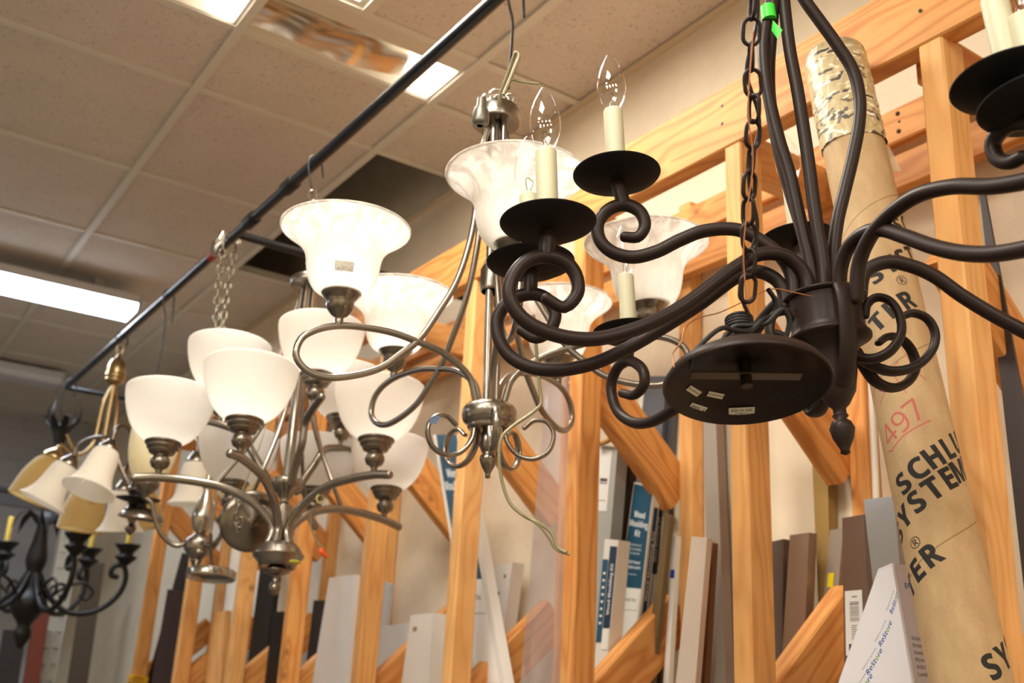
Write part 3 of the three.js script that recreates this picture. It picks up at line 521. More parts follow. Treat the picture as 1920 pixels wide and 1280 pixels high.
  part(L, 'lamp_cord', tube([[902, 222], [905, 232], [911, 245], [908, 262], [914, 285]].map(([x, y]) => atD(x, y, 1.24)), 0.002, 24), std(0xb9b5a4, 0.4));
  const CLEAR = std(0x8f8868, 0.3, 0.1);
  part(L, 'lamp_cord', tube([[934, 200], [940, 172], [952, 140], [963, 108], [968, 98], [973, 104], [968, 120], [956, 150], [944, 178]].map(([x, y], i) => atD(x, y, 1.26 - i * 0.004)), 0.0023, 70), CLEAR, 'clear twin lamp cord looped at the top');
  part(L, 'lamp_cord', tube([[944, 178], [960, 150], [972, 152], [990, 155], [1010, 157]].map(([x, y]) => atD(x, y, 1.24)), 0.0017, 40), CLEAR);
  part(L, 'lamp_cord', tube([[1000, 590], [1006, 660], [1012, 730], [1014, 757], [1000, 772], [960, 800], [942, 818], [936, 850], [942, 905], [958, 945], [985, 968], [1010, 980], [1035, 1000], [1045, 1025], [1062, 1036]].map(([x, y], i) => atD(x, y, 1.27 - i * 0.006)), 0.0022, 120), CLEAR, 'clear cord trailing below the hub');
  part(L, 'lamp_cord', tube([[982, 966], [1010, 985], [1030, 1010], [1042, 1030], [1068, 1040]].map(([x, y]) => atD(x, y, 1.19)), 0.0013, 50), CLEAR);
  { const a = atD(802, 792, 1.155), b = atD(812, 779, 1.15), c = atD(826, 780, 1.15), d = atD(817, 795, 1.155); const g = new THREE.BufferGeometry().setFromPoints([a, d, c, a, c, b, a, c, d, a, b, c].map((v, i) => i > 5 ? v.clone().addScaledVector(BACK, -0.0005) : v)); g.computeVertexNormals(); g.setAttribute('uv', new THREE.Float32BufferAttribute(new Float32Array(24), 2)); part(L, 'price_tag', g, std(0x8fb0e6, 0.6), 'pale blue tag stuck on a scroll'); }
}

// ================================================================ nickel chandelier with frosted bowls in two tiers
{
  const O = V3(0.743, 1.7994, -1.9056), fr = new Frame(O, V3(0.0404, 1, -0.1119));
  const L = thing('bowl_chandelier', 'two-tier nickel chandelier with frosted white bowl shades', 'chandelier', O);
  const arm3 = fr.trace([[261, 877], [303, 879], [375, 890], [424, 904], [470, 930], [497, 960], [511, 990], [514, 1025]], 188.4).map(([r, h], i, A) => [r, h]), r3 = arm3[1][0];
  { const d = 0.1165 - arm3[1][1]; arm3.forEach((p, i) => { p[1] += d * (1 - i / 7); }); }
  const cup = () => turned([[0.005, -0.014], [0.006, -0.004], [0.008, 0], [0.015, 0.004], [0.0185, 0.012], [0.0175, 0.02], [0.0135, 0.025], [0.0135, 0.027], [0.023, 0.031], [0.025, 0.035], [0.0245, 0.037], [0.029, 0.040], [0.030, 0.044], [0.0295, 0.046], [0.034, 0.049], [0.0345, 0.052], [0.03, 0.053], [0.02, 0.053]], 40);
  const bowl = lathe([[0.024, 0.0], [0.041, 0.0075], [0.057, 0.021], [0.070, 0.040], [0.0795, 0.063], [0.0858, 0.087], [0.0887, 0.107], [0.089, 0.115], [0.0882, 0.1158], [0.0868, 0.1148]].map(([r, y]) => [r * 0.955, y * 0.92]), 64);
  const light = (r, ang, h) => { const C = fr.pt(r, ang, h); part(L, 'shade_cup', place(cup(), C, fr.a), NICKEL2); part(L, 'shade', place(bowl.clone(), C.clone().addScaledVector(fr.a, 0.049), fr.a), FROST, 'frosted white glass bowl'); };
  const low = [[72.5, 0.243], [132.3, 0.241], [188.4, 0.243], [259, 0.207], [310.6, 0.185], [-9.6, 0.244]];
  const armH = arm3[1][1];
  low.forEach(([ang, r], i) => {
    const pr = arm3.map(([x, h]) => [x > 0.04 ? 0.04 + (x - 0.04) * (r - 0.04) / (r3 - 0.04) : x, h]); pr[pr.length - 1][0] = 0.026;
    part(L, 'arm', sweep(fr.line(pr, ang), fr.normal(ang), 0.0082, 0.0082, { n: 70 }), NICKEL);
    light(r, ang, armH + 0.016);
    const a2 = ang + 4, jx = 0.135, jh = pr.reduce((m, p) => Math.abs(p[0] - jx) < Math.abs(m[0] - jx) ? p : m)[1];
    part(L, 'support_rod', sweep(fr.line([[0.014, 0.60], [0.018, 0.50], [0.026, 0.40], [0.042, 0.31], [0.075, 0.225], [jx, jh + 0.004]], ang), fr.normal(ang), 0.0042, 0.0042, { n: 50 }), NICKEL);
  });
  const up = [[95.9, 0.126], [210, 0.148], [335, 0.145]];
  for (const [ang, r] of up) {
    const h = 0.437 - 0.171;
    part(L, 'arm', sweep(fr.line([[r + 0.045, h + 0.004], [r, h - 0.004], [r - 0.045, h - 0.022], [0.075, h - 0.06], [0.045, h - 0.105], [0.03, 0.135]], ang), fr.normal(ang), 0.0078, 0.0078, { n: 60 }), NICKEL2);
    light(r, ang, h + 0.013);
  }
  const lat = (p, m = NICKEL2, n = 'column') => part(L, n, place(turned(p, 48), O, fr.a), m);
  lat([[0, -0.012], [0.018, -0.012], [0.026, -0.018], [0.034, -0.022], [0.038, -0.012], [0.048, -0.002], [0.0495, 0.002], [0.046, 0.004], [0.043, 0.012], [0.034, 0.022], [0.024, 0.026], [0, 0.026]], NICKEL, 'hub');
  lat([[0.012, -0.012], [0.02, -0.024], [0.026, -0.03], [0.012, -0.036], [0.006, -0.04], [0.006, -0.048], [0.011, -0.055], [0.0115, -0.062], [0.008, -0.07], [0.002, -0.074], [0, -0.074]], NICKEL2, 'finial');
  lat([[0.010, 0.02], [0.0135, 0.06], [0.0155, 0.095], [0.0155, 0.10], [0.0085, 0.104], [0.0085, 0.112], [0.014, 0.118], [0.016, 0.124], [0.03, 0.134], [0.0335, 0.142], [0.031, 0.150], [0.018, 0.156], [0.010, 0.158], [0.0095, 0.60]], NICKEL, 'column');
  lat([[0.0, 0.575], [0.036, 0.58], [0.041, 0.585], [0.041, 0.597], [0.037, 0.601], [0.03, 0.604], [0.018, 0.612], [0.008, 0.628], [0, 0.63]], NICKEL, 'cap');
  const top = fr.pt(0, 0, 0.645);
  part(L, 'top_ring', link(top, fr.a, fr.dir(20), 0.034, 0.028, 0.0023), BRIGHT);
  chain(L, [V3(XP, YP - 0.07, -1.955), V3(XP + 0.03, (YP + top.y) / 2, -1.99), top.clone().addScaledVector(fr.a, 0.012)], BRIGHT, { len: 0.03, wid: 0.02, r: 0.0019 });
  wireHook(L, -1.955, YP - 0.075, 0.0022);
  // its own canopy hangs behind, on a loop of chain
  const cc = atD(470, 977, 2.06), ca = ORIGIN.clone().sub(cc).normalize().add(V3(0.12, -0.10, 0.25)).normalize();
  part(L, 'canopy', place(turned([[0.0, 0.024], [0.008, 0.024], [0.012, 0.018], [0.045, 0.014], [0.058, 0.006], [0.062, 0], [0.06, -0.002], [0, 0.002]], 48), cc, ca), NICKEL2);
  chain(L, [[452, 928], [446, 950], [443, 975], [446, 992], [452, 970]].map(([x, y]) => atD(x, y, 2.03)), BRIGHT, { len: 0.024, wid: 0.016, r: 0.0017, name: 'canopy_chain' });
  part(L, 'canopy_cord', tube([fr.pt(0.02, -150, 0.55), fr.pt(0.05, -140, 0.40), fr.pt(0.06, -140, 0.25), atD(452, 926, 2.05)], 0.0014, 50), std(0xb5ad92, 0.5));
  part(L, 'lamp_cord', tube([[600, 948], [585, 960], [583, 985], [592, 1010], [604, 1028]].map(([x, y]) => atD(x, y, 1.98)), 0.002, 40), std(0x8e8468, 0.5));
  part(L, 'cord_tie', place(new THREE.TorusGeometry(0.008, 0.0022, 8, 20), atD(601, 935, 1.95)), std(0xb3ad7a, 0.5));
  part(L, 'wire_nut', place(turned([[0.0, -0.012], [0.003, -0.012], [0.0055, 0.004], [0.0065, 0.010], [0, 0.011]], 14), atD(606, 1037, 1.97), V3(-0.75, 0.5, 0)), std(0xe8602a, 0.5), 'orange wire nut');
  part(L, 'bare_wire', tube([[612, 1044], [622, 1052], [630, 1062]].map(([x, y]) => atD(x, y, 1.97)), 0.0008, 12, 5), std(0x9a8a66, 0.4, 0.6));
  part(L, 'paint_smear', place(new THREE.SphereGeometry(0.012, 16, 8).scale(1, 0.35, 0.3), atD(553, 1053, 1.905)), std(0x8d8a1e, 0.6), 'yellow-green tape on the hub rim');
}

// ================================================================ lamps at the far end of the pipe
// small nickel chandelier with cream bowls, on a bright chain
{
  const O = V3(0.74, 1.862, -2.40), fr = new Frame(O, V3(0.02, 1, -0.02));
  const L = thing('cream_bowl_chandelier', 'small nickel chandelier with vase column and cream glass bowls', 'chandelier', O);
  const cup = turned([[0.005, -0.008], [0.008, 0], [0.018, 0.008], [0.0265, 0.02], [0.028, 0.03], [0.025, 0.032], [0, 0.032]], 32);
  const sh = lathe([[0.02, 0], [0.034, 0.012], [0.046, 0.035], [0.053, 0.062], [0.056, 0.09], [0.0565, 0.118], [0.0555, 0.1185]], 48);
  for (const [ang, r] of [[195, 0.135], [315, 0.135], [75, 0.135]]) {
    part(L, 'arm', sweep(fr.line([[0.02, 0.0], [0.05, -0.012], [0.085, 0.01], [0.105, 0.045], [0.118, 0.078], [r, 0.09]], ang), fr.normal(ang), 0.0055, 0.0055, { n: 50 }), NICKEL2);
    if (ang === 75) continue;
    const C = fr.pt(r, ang, 0.095);
    part(L, 'shade_cup', place(cup.clone(), C, fr.a), NICKEL2);
    part(L, 'shade', place(sh.clone(), C.clone().addScaledVector(fr.a, 0.028), fr.a), CREAM, 'cream glass bowl');
  }
  const lat = (p, n, m) => part(L, n, place(lathe(p, 40), O, fr.a), m);
  lat([[0, -0.04], [0.012, -0.038], [0.03, -0.02], [0.033, -0.004], [0.03, 0.006], [0.018, 0.016], [0.01, 0.022], [0, 0.023]], 'hub', NICKEL);
  lat([[0.01, 0.022], [0.018, 0.03], [0.0245, 0.05], [0.025, 0.065], [0.019, 0.09], [0.011, 0.115], [0.009, 0.125], [0.013, 0.13], [0.013, 0.135], [0.008, 0.14], [0.0065, 0.16]], 'vase_column', BRIGHT);
  lat([[0.0, -0.062], [0.006, -0.058], [0.01, -0.048], [0.014, -0.04], [0.01, -0.036]], 'finial', NICKEL2);
  part(L, 'stem', rod(fr.pt(0, 0, 0.15), fr.pt(0, 0, 0.40), 0.005, 12), NICKEL2);
  const top = fr.pt(0, 0, 0.415);
  part(L, 'top_ring', link(top, V3(0, 1, 0), V3(1, 0, 0), 0.03, 0.024, 0.002), BRIGHT);
  const zc = -2.505, CHAINMETAL = std(new THREE.Color(0.27, 0.235, 0.18), 0.25, 1);
  const chL = chain(L, [V3(XP - 0.016, YP + 0.012, zc), V3(XP - 0.012, YP - 0.15, zc), V3(XP, YP - 0.3, zc + 0.02), top.clone().add(V3(0, 0.012, 0))], CHAINMETAL, { len: 0.027, wid: 0.018, r: 0.0018 });
  chain(L, [V3(XP + 0.02, YP + 0.012, zc), V3(XP + 0.012, YP - 0.12, zc), V3(XP + 0.004, YP - 0.29, zc + 0.03)], CHAINMETAL, { len: 0.027, wid: 0.018, r: 0.0018 });
  part(L, 'chain_hook', sweep([V3(XP - 0.018, YP - 0.01, zc), V3(XP - 0.017, YP + 0.008, zc), V3(XP, YP + 0.0165, zc), V3(XP + 0.019, YP + 0.006, zc), V3(XP + 0.02, YP - 0.01, zc)], V3(0, 0, 1), 0.0022, 0.0022, { n: 30 }), CHAINMETAL);
  const cc = atD(396, 1078, 2.33), ca = V3(0.06, 1, -0.12).normalize();
  part(L, 'canopy', place(turned([[0.054, -0.008], [0.056, -0.006], [0.056, 0.008], [0.052, 0.011], [0.02, 0.013], [0.006, 0.014], [0.006, 0.02], [0, 0.02], [0, 0.008], [0.05, 0.006], [0.0525, -0.008], [0.054, -0.008]], 48), cc, ca), BRIGHT, 'bright disc canopy');
  part(L, 'canopy_stem', rod(cc.clone().add(V3(0, 0.012, 0)), atD(395, 1000, 2.33), 0.004, 10), NICKEL2);
  part(L, 'canopy_chain_cord', tube([atD(395, 1000, 2.33), atD(404, 950, 2.34), atD(408, 900, 2.36), top.clone().add(V3(0.005, -0.02, 0.004))], 0.0025, 50), BRIGHT);
}
// pewter chandelier with white bells hanging mouth down
{
  const O = V3(0.74, 2.06, -3.05), fr = new Frame(O, V3(0, 1, 0));
  const L = thing('white_bell_chandelier', 'pewter chandelier with white glass bells hanging mouth down', 'chandelier', O);
  const bell = lathe([[0.02, 0], [0.033, -0.008], [0.039, -0.028], [0.042, -0.06], [0.047, -0.088], [0.058, -0.112], [0.071, -0.126], [0.0695, -0.1265]], 48);
  const cap = turned([[0, 0.024], [0.012, 0.024], [0.015, 0.018], [0.024, 0.006], [0.028, -0.002], [0.028, -0.010], [0.024, -0.012], [0, -0.012]], 32);
  const bells = [[204, 840, 2.80, V3(0.30, 1, -0.18)], [130, 868, 2.98, V3(0.42, 1, 0.1)], [368, 862, 3.02, V3(-0.05, 1, 0)], [232, 915, 3.15, V3(-0.1, 1, 0.1)]];
  for (const [x, y, d, a] of bells) {
    const C = atD(x, y, d), A = a.normalize(), e = C.clone().addScaledVector(A, 0.024), m = O.clone().add(V3(0, 0.03, 0)).lerp(e, 0.55).add(V3(0, 0.085, 0));
    part(L, 'arm', tube([O.clone().add(V3(0, -0.02, 0)), O.clone().lerp(e, 0.25).add(V3(0, 0.03, 0)), m, e.clone().add(V3(0, 0.035, 0)).lerp(m, 0.12), e], 0.0055, 50), NICKEL2);
    part(L, 'shade_cap', place(cap.clone(), C, A), NICKEL);
    part(L, 'shade', place(bell.clone(), C.clone().addScaledVector(A, -0.004), A), BELLWHITE, 'white frosted glass bell');
  }
  const lat = (p, n, m) => part(L, n, place(lathe(p, 36), O, fr.a), m);
  lat([[0, -0.13], [0.006, -0.125], [0.016, -0.11], [0.01, -0.095], [0.013, -0.085], [0.026, -0.06], [0.02, -0.045], [0.017, -0.02], [0.028, 0], [0.02, 0.015], [0.01, 0.03], [0.008, 0.06], [0.014, 0.07], [0.008, 0.08], [0.006, 0.2]], 'column', NICKEL2);
  part(L, 'top_ring', link(V3(O.x, O.y + 0.213, O.z), V3(0, 1, 0), V3(1, 0, 0), 0.03, 0.024, 0.002), NICKEL2);
  wireHook(L, O.z, O.y + 0.222, 0.0024, WIRE, 0.085);
  const cc = atD(265, 968, 2.86), ca = V3(0.05, 1, 0.06).normalize();
  part(L, 'canopy', place(turned([[0.0605, -0.008], [0.062, -0.006], [0.058, 0.004], [0.046, 0.014], [0.026, 0.022], [0.008, 0.026], [0.008, 0.034], [0, 0.034], [0, 0.022], [0.045, 0.008], [0.0575, -0.008], [0.0605, -0.008]], 48), cc, ca), NICKEL, 'bell-shaped canopy with dark open underside');
  part(L, 'canopy_plate', place(turned([[0, 0], [0.02, 0], [0.06, 0.012], [0.062, 0.014], [0.02, 0.006], [0, 0.006]], 40), atD(258, 944, 2.90), V3(0, 1, 0)), BLACKIRON);
  part(L, 'canopy_rod', rod(cc.clone().add(V3(0, 0.03, 0)), V3(cc.x + 0.004, O.y - 0.04, cc.z - 0.01), 0.004, 10), NICKEL2);
  part(L, 'canopy_link', rod(V3(cc.x + 0.004, O.y - 0.045, cc.z - 0.01), O.clone().add(V3(0, -0.05, 0)), 0.0035, 10), NICKEL2);
}
// brass chandelier with amber bells
{
  const O = V3(0.74, 2.30, -3.60), fr = new Frame(O, V3(0, 1, 0));
  const L = thing('amber_bell_chandelier', 'antique brass chandelier with amber glass shades and dome cap', 'chandelier', O);
  const bell = lathe([[0.022, 0], [0.045, -0.02], [0.062, -0.06], [0.07, -0.10], [0.074, -0.15], [0.0725, -0.1502]], 44);
  const cap = lathe([[0, 0.03], [0.008, 0.03], [0.012, 0.02], [0.026, 0.008], [0.036, -0.004], [0.038, -0.014], [0.03, -0.016], [0, -0.016]], 32);
  for (const [x, y, d, a] of [[104, 852, 3.35, V3(0.30, 1, 0.05)], [170, 905, 3.5, V3(0.05, 1, 0)], [262, 905, 3.62, V3(-0.2, 1, 0)]]) {
    const C = atD(x, y, d), A = a.normalize(), e = C.clone().addScaledVector(A, 0.028);
    part(L, 'arm', tube([V3(O.x, O.y + 0.19, O.z), V3(O.x, O.y + 0.16, O.z).lerp(e, 0.16), O.clone().lerp(e, 0.28).add(V3(0, -0.02, 0)), O.clone().lerp(e, 0.6).add(V3(0, -0.04, 0)), e.clone().add(V3(0, 0.01, 0))], 0.006, 60), BRASS);
    part(L, 'arm_scroll', tube([O.clone().lerp(e, 0.55).add(V3(0, -0.04, 0)), O.clone().lerp(e, 0.75).add(V3(0, 0.0, 0)), O.clone().lerp(e, 0.9).add(V3(0, 0.04, 0))], 0.005, 24), BRASS);
    part(L, 'shade_cap', place(cap.clone(), C, A), BRASS);
    part(L, 'shade', place(bell.clone(), C.clone().addScaledVector(A, -0.008), A), AMBER, 'amber glass shade');
  }
  part(L, 'center_rod', rod(V3(O.x, O.y - 0.16, O.z), V3(O.x, O.y + 0.2, O.z), 0.006, 14), BRASS);
  part(L, 'dome_cap', place(lathe([[0, 0.30], [0.006, 0.298], [0.010, 0.285], [0.022, 0.275], [0.031, 0.25], [0.033, 0.225], [0.036, 0.222], [0.036, 0.215], [0.031, 0.212], [0.033, 0.205], [0.03, 0.198], [0.012, 0.188], [0, 0.188]], 40), O, fr.a), BRASS);
  part(L, 'bottom_bell', place(lathe([[0, -0.2], [0.01, -0.195], [0.022, -0.17], [0.03, -0.15], [0.012, -0.13], [0.006, -0.12]], 32), O, fr.a), BRASS);
  const top = V3(O.x, O.y + 0.315, O.z);
  part(L, 'top_ring', link(top, V3(0, 1, 0), V3(1, 0, 0.3).normalize(), 0.04, 0.026, 0.003), BRASS);
  part(L, 'pipe_hook', sweep([V3(XP + 0.004, top.y + 0.006, O.z), V3(XP - 0.012, top.y + 0.016, O.z), V3(XP - 0.02, YP - 0.01, O.z), V3(XP - 0.016, YP + 0.008, O.z), V3(XP, YP + 0.0165, O.z), V3(XP + 0.017, YP + 0.004, O.z), V3(XP + 0.02, YP - 0.03, O.z)], V3(0, 0, 1), 0.0026, 0.0026, { n: 44 }), WIRE);
}
// dark iron chandelier with yellow candles at the end of the pipe
{
  const O = V3(0.735, 1.835, -4.40), fr = new Frame(O, V3(0.0, 1, 0)), S = 1.12, pt0 = fr.pt.bind(fr); fr.pt = (r, a, h) => pt0(r * S, a, h * S);
  const L = thing('iron_candle_chandelier', 'dark iron chandelier with scrolled arms, yellow candles and a leaf crown', 'chandelier', O);
  for (let i = 0; i < 6; i++) {
    const a = 17 + i * 60, R = 0.29;
    part(L, 'arm', sweep(fr.line([[0.02, 0.05], [0.06, -0.02], [0.13, -0.07], [0.22, -0.06], [0.285, 0.0], [0.30, 0.06], [0.285, 0.10], [0.255, 0.095], [0.25, 0.065], [0.27, 0.06]], a), fr.normal(a), 0.0105, 0.0105, { n: 80 }), BLACKIRON);
    part(L, 'arm_scroll', sweep(fr.line([[0.07, -0.02], [0.12, 0.02], [0.17, 0.03], [0.20, 0.0], [0.18, -0.025], [0.16, -0.01]], a), fr.normal(a), 0.006, 0.006, { n: 50 }), BLACKIRON);
    const C = fr.pt(R, a, 0.10);
    part(L, 'candle_cup', place(turned([[0.008, 0], [0.014, 0.006], [0.034, 0.03], [0.035, 0.036], [0.022, 0.042], [0.022, 0.052], [0.04, 0.078], [0.042, 0.084], [0.012, 0.084], [0, 0.084]].map(([r, y]) => [r * 1.2, y]), 32), C, fr.a), BLACKIRON);
    part(L, 'candle', place(turned([[0, 0], [0.0115, 0], [0.0115, 0.1], [0.008, 0.104], [0, 0.104]], 20), C.clone().addScaledVector(fr.a, 0.083), fr.a), CANDLE, 'yellow candle sleeve');
  }
  part(L, 'column', place(lathe([[0, -0.2], [0.012, -0.19], [0.03, -0.15], [0.022, -0.12], [0.05, -0.08], [0.06, -0.04], [0.035, 0.0], [0.025, 0.05], [0.035, 0.1], [0.022, 0.18], [0.014, 0.28], [0.02, 0.34], [0.012, 0.42], [0.008, 0.56]], 36).scale(S, S, S), O, fr.a), BLACKIRON);
  for (let i = 0; i < 8; i++) {
    const a = i * 45, pts = fr.line([[0.01, 0.50], [0.03, 0.56], [0.065, 0.60], [0.11 - (i % 2) * 0.05, 0.59 + (i % 2) * 0.07]], a);
    part(L, 'leaf', sweep(pts, fr.normal(a), 0.016, 0.003, { n: 24, k: (t) => Math.max(0.05, Math.sin((0.25 + t * 0.75) * Math.PI)) }), BLACKIRON);
  }
  for (let i = 0; i < 5; i++) { const a = 20 + i * 72, pts = fr.line([[0.02, 0.22], [0.06, 0.26], [0.09, 0.24], [0.11, 0.19]], a); part(L, 'leaf', sweep(pts, fr.normal(a), 0.02, 0.003, { n: 24, k: (t) => Math.max(0.12, Math.sin((0.2 + t * 0.8) * Math.PI)) }), BLACKIRON); }
  const t0 = fr.pt(0, 0, 0.56);
  part(L, 'top_hook', sweep([t0, t0.clone().add(V3(0, 0.05, 0)), V3(XP - 0.021, YP - 0.12, O.z), V3(XP - 0.02, YP, O.z), V3(XP, YP + 0.0165, O.z), V3(XP + 0.018, YP, O.z), V3(XP + 0.02, YP - 0.05, O.z)], V3(0, 0, 1), 0.003, 0.003, { n: 60 }), BLACKIRON);
}
// steel shelving near the back wall
{
  const zs = -5.7, p = atZ(134, 1000, zs), L = thing('steel_shelving', 'pale perforated steel shelf upright with a slotted beam before the back wall', 'shelving', V3(p.x, 0, zs));
  const s = new THREE.Shape(), w = 0.1, h = 2.62; s.moveTo(-w / 2, 0); s.lineTo(w / 2, 0); s.lineTo(w / 2, h); s.lineTo(-w / 2, h); s.closePath();
  for (let y = 1.3; y < h - 0.03; y += 0.078) for (const x of [-0.024, 0.024]) { const q = new THREE.Path(); q.moveTo(x - 0.010, y - 0.018); q.lineTo(x - 0.014, y + 0.018); q.lineTo(x + 0.014, y + 0.018); q.lineTo(x + 0.010, y - 0.018); q.closePath(); s.holes.push(q); }
  const g = new THREE.ExtrudeGeometry(s, { depth: 0.004, bevelEnabled: false }); g.translate(p.x, 0, zs);
  part(L, 'upright', g, std(0xb9b4a4, 0.6));
  part(L, 'upright_channel', box(p.x - 0.05, p.x + 0.05, 0, h, zs - 0.08, zs - 0.004), std(0xb9b4a4, 0.6));
  part(L, 'beam', box(p.x - 1.5, p.x - 0.06, 2.30, 2.36, zs - 0.06, zs - 0.02), std(0x4a4a4e, 0.6));
  part(L, 'beam', box(p.x - 1.5, p.x - 0.06, 2.37, 2.39, zs - 0.5, zs - 0.02), std(0x2e2f33, 0.6));
  part(L, 'upright', box(p.x - 1.6, p.x - 1.5, 0, h, zs - 0.08, zs), std(0xb9b4a4, 0.6));
  for (const [x, y, c, n] of [[72, 1190, 0x6e2f1c, 0.07], [172, 1100, 0x4c4132, 0.09], [20, 1230, 0x2a2320, 0.1]]) {
    const q = atZ(x, y, zs + 0.15), B = thing(c === 0x6e2f1c ? 'red_brown_board' : c === 0x4c4132 ? 'cardboard_sleeve' : 'black_board', c === 0x6e2f1c ? 'red-brown board standing on end left of the steel upright' : c === 0x4c4132 ? 'olive brown board standing on end right of the steel upright' : 'black board standing on end under the iron chandelier', 'board', V3(q.x, 0, q.z));
    part(B, 'board_face', bar(V3(q.x + 0.05, 0, q.z), V3(q.x, q.y + 0.12, q.z - 0.02), n, 0.03, V3(1, 0, 0)), std(c, 0.7));
  }
}

// ================================================================ cardboard tube leaning on the rack
{
  const T = V3(1.10, 2.48676, -0.84085), B = V3(1.05042, 1.64108, -0.67883), a = T.clone().sub(B).normalize(), r = 0.042, LT = 0.98;
  const e1 = V3(-0.84308, 0.14845, 0.51689), e2 = V3(0.53471, 0.12866, 0.83519);
  const foot = T.clone().addScaledVector(a, -T.y / a.y);
  const L = thing('cardboard_tube', 'long brown cardboard tube with black lettering and a taped end, leaning on the rack', 'tube', foot);
  // unrolled print: x = angle, y = distance from the top
  const CW = 1024, CH = 2048, mW = CW / (2 * Math.PI * r), mH = CH / LT;
  const tex = canvasTex(CW, CH, (c) => {
    const im = c.createImageData(CW, CH);
    for (let y = 0; y < CH; y++) for (let x = 0; x < CW; x++) {
      const A = x / CW * 6.2832, X = Math.cos(A), Y = Math.sin(A), n = fbm(X * 2, y / CH * 22, Y * 2, 4) * 22 + fbm(X * 40, y / CH * 400, Y * 40, 2) * 14, i = (y * CW + x) * 4;
      im.data[i] = clamp(182 + n); im.data[i + 1] = clamp(153 + n); im.data[i + 2] = clamp(113 + n * 0.9); im.data[i + 3] = 255;
    } c.putImageData(im, 0, 0);
    const at = (th, s) => [CW / 2 + th / 360 * CW, s * mH], sx = mW, sy = mH;
    // spiral seams
    c.strokeStyle = 'rgba(120,95,60,0.75)'; c.lineWidth = 3;
    for (const s0 of [0.07, 0.29, 0.515, 0.745, 0.97]) for (const o of [-360, 0, 360]) { c.beginPath(); const [x0, y0] = at(-180 + o, s0 + 0.07), [x1, y1] = at(180 + o, s0 - 0.07); c.moveTo(x0, y0); c.lineTo(x1, y1); c.stroke(); }
    // lettering, turned with the spiral
    const put = (ch, th, s, hgt, col = '#1c1b1a', font = 'bold', tilt = -0.45) => { const [x, y] = at(th, s); c.save(); c.translate(x, y); c.scale(sx / 1000, sy / 1000); c.rotate(tilt); c.fillStyle = col; c.font = `${font} ${hgt * 1390}px sans-serif`; c.textAlign = 'center'; c.textBaseline = 'middle'; c.scale(1.06, 1); c.fillText(ch, 0, 0); if (font === 'bold') { c.strokeStyle = col; c.lineWidth = 1.1; c.strokeText(ch, 0, 0); } c.restore(); };
    const word = (w, th, s, hgt = 0.0245, gap = 28) => [...w].forEach((ch, i) => put(ch, th + i * gap * (ch === 'I' ? 0.9 : 1), s - i * 0.0118 * gap / 28, hgt));
    word('SCHLUTER', -38, 0.667); word('SYSTEMS', -78, 0.716);
    put('®', -38, 0.737, 0.013, '#1c1b1a', 'normal'); word('SCHLUTER', -214, 0.838, 0.024, 28); 
    word('SYS', 34, 0.876); 
    word('SYSTEMS', -11.4, 0.393, 0.024, 27); put('®', 31, 0.405, 0.013, '#1c1b1a', 'normal'); word('TER', -24, 0.458, 0.024, 28);
    word('SC', 52, 0.318, 0.022, 26);
    // red handwriting
    c.strokeStyle = '#b86055'; c.lineWidth = 4; c.lineCap = 'round'; c.lineJoin = 'round';
    const ink = (pts) => { c.beginPath(); pts.forEach(([t, s], i) => { const [x, y] = at(t, s); i ? c.lineTo(x, y) : c.moveTo(x, y); }); c.stroke(); };
    ink([[-58, 0.535], [-40, 0.53], [-48, 0.545], [-36, 0.55], [-52, 0.562]]); ink([[-26, 0.515], [-12, 0.54], [-2, 0.56]]); ink([[-20, 0.53], [-4, 0.518]]); ink([[4, 0.5], [22, 0.535], [34, 0.545]]);
    put('4', -46, 0.603, 0.027, '#b86055', 'normal', -0.5); put('9', -20, 0.594, 0.027, '#b86055', 'normal', -0.5); put('7', 4, 0.584, 0.027, '#b86055', 'normal', -0.5);
    ink([[-58, 0.622], [-46, 0.624], [-20, 0.612], [6, 0.604], [26, 0.598]]);
  });
  const g = new THREE.BufferGeometry(), seg = 64, pos = [], nor = [], uv = [], idx = [], rows = 12;
  for (let j = 0; j <= rows; j++) for (let i = 0; i <= seg; i++) {
    const t = (i / seg - 0.5) * Math.PI * 2, s = j / rows * LT, wob = 1 + 0.012 * Math.sin(3 * t + s * 4), n = V3().addScaledVector(e1, Math.cos(t)).addScaledVector(e2, Math.sin(t)), p = T.clone().addScaledVector(a, -s).addScaledVector(n, r * wob);
    pos.push(p.x, p.y, p.z); nor.push(n.x, n.y, n.z); uv.push(i / seg, 1 - j / rows);
  }
  for (let j = 0; j < rows; j++) for (let i = 0; i < seg; i++) { const A = j * (seg + 1) + i, Bq = A + seg + 1; idx.push(A, Bq, A + 1, Bq, Bq + 1, A + 1); }
  g.setAttribute('position', new THREE.Float32BufferAttribute(pos, 3)); g.setAttribute('normal', new THREE.Float32BufferAttribute(nor, 3)); g.setAttribute('uv', new THREE.Float32BufferAttribute(uv, 2)); g.setIndex(idx);
  part(L, 'printed_wall', g, new THREE.MeshStandardMaterial({ map: tex, roughness: 0.75, side: THREE.DoubleSide }));
  part(L, 'lower_wall', rod(foot.clone().addScaledVector(a, r * 0.3), T.clone().addScaledVector(a, -LT), r, 40), std(0xb29468, 0.8));
  part(L, 'end_plug', place(new THREE.CylinderGeometry(r * 0.98, r * 0.98, 0.01, 40), T.clone().addScaledVector(a, 0.001), a), std(0xd9c9a4, 0.7));
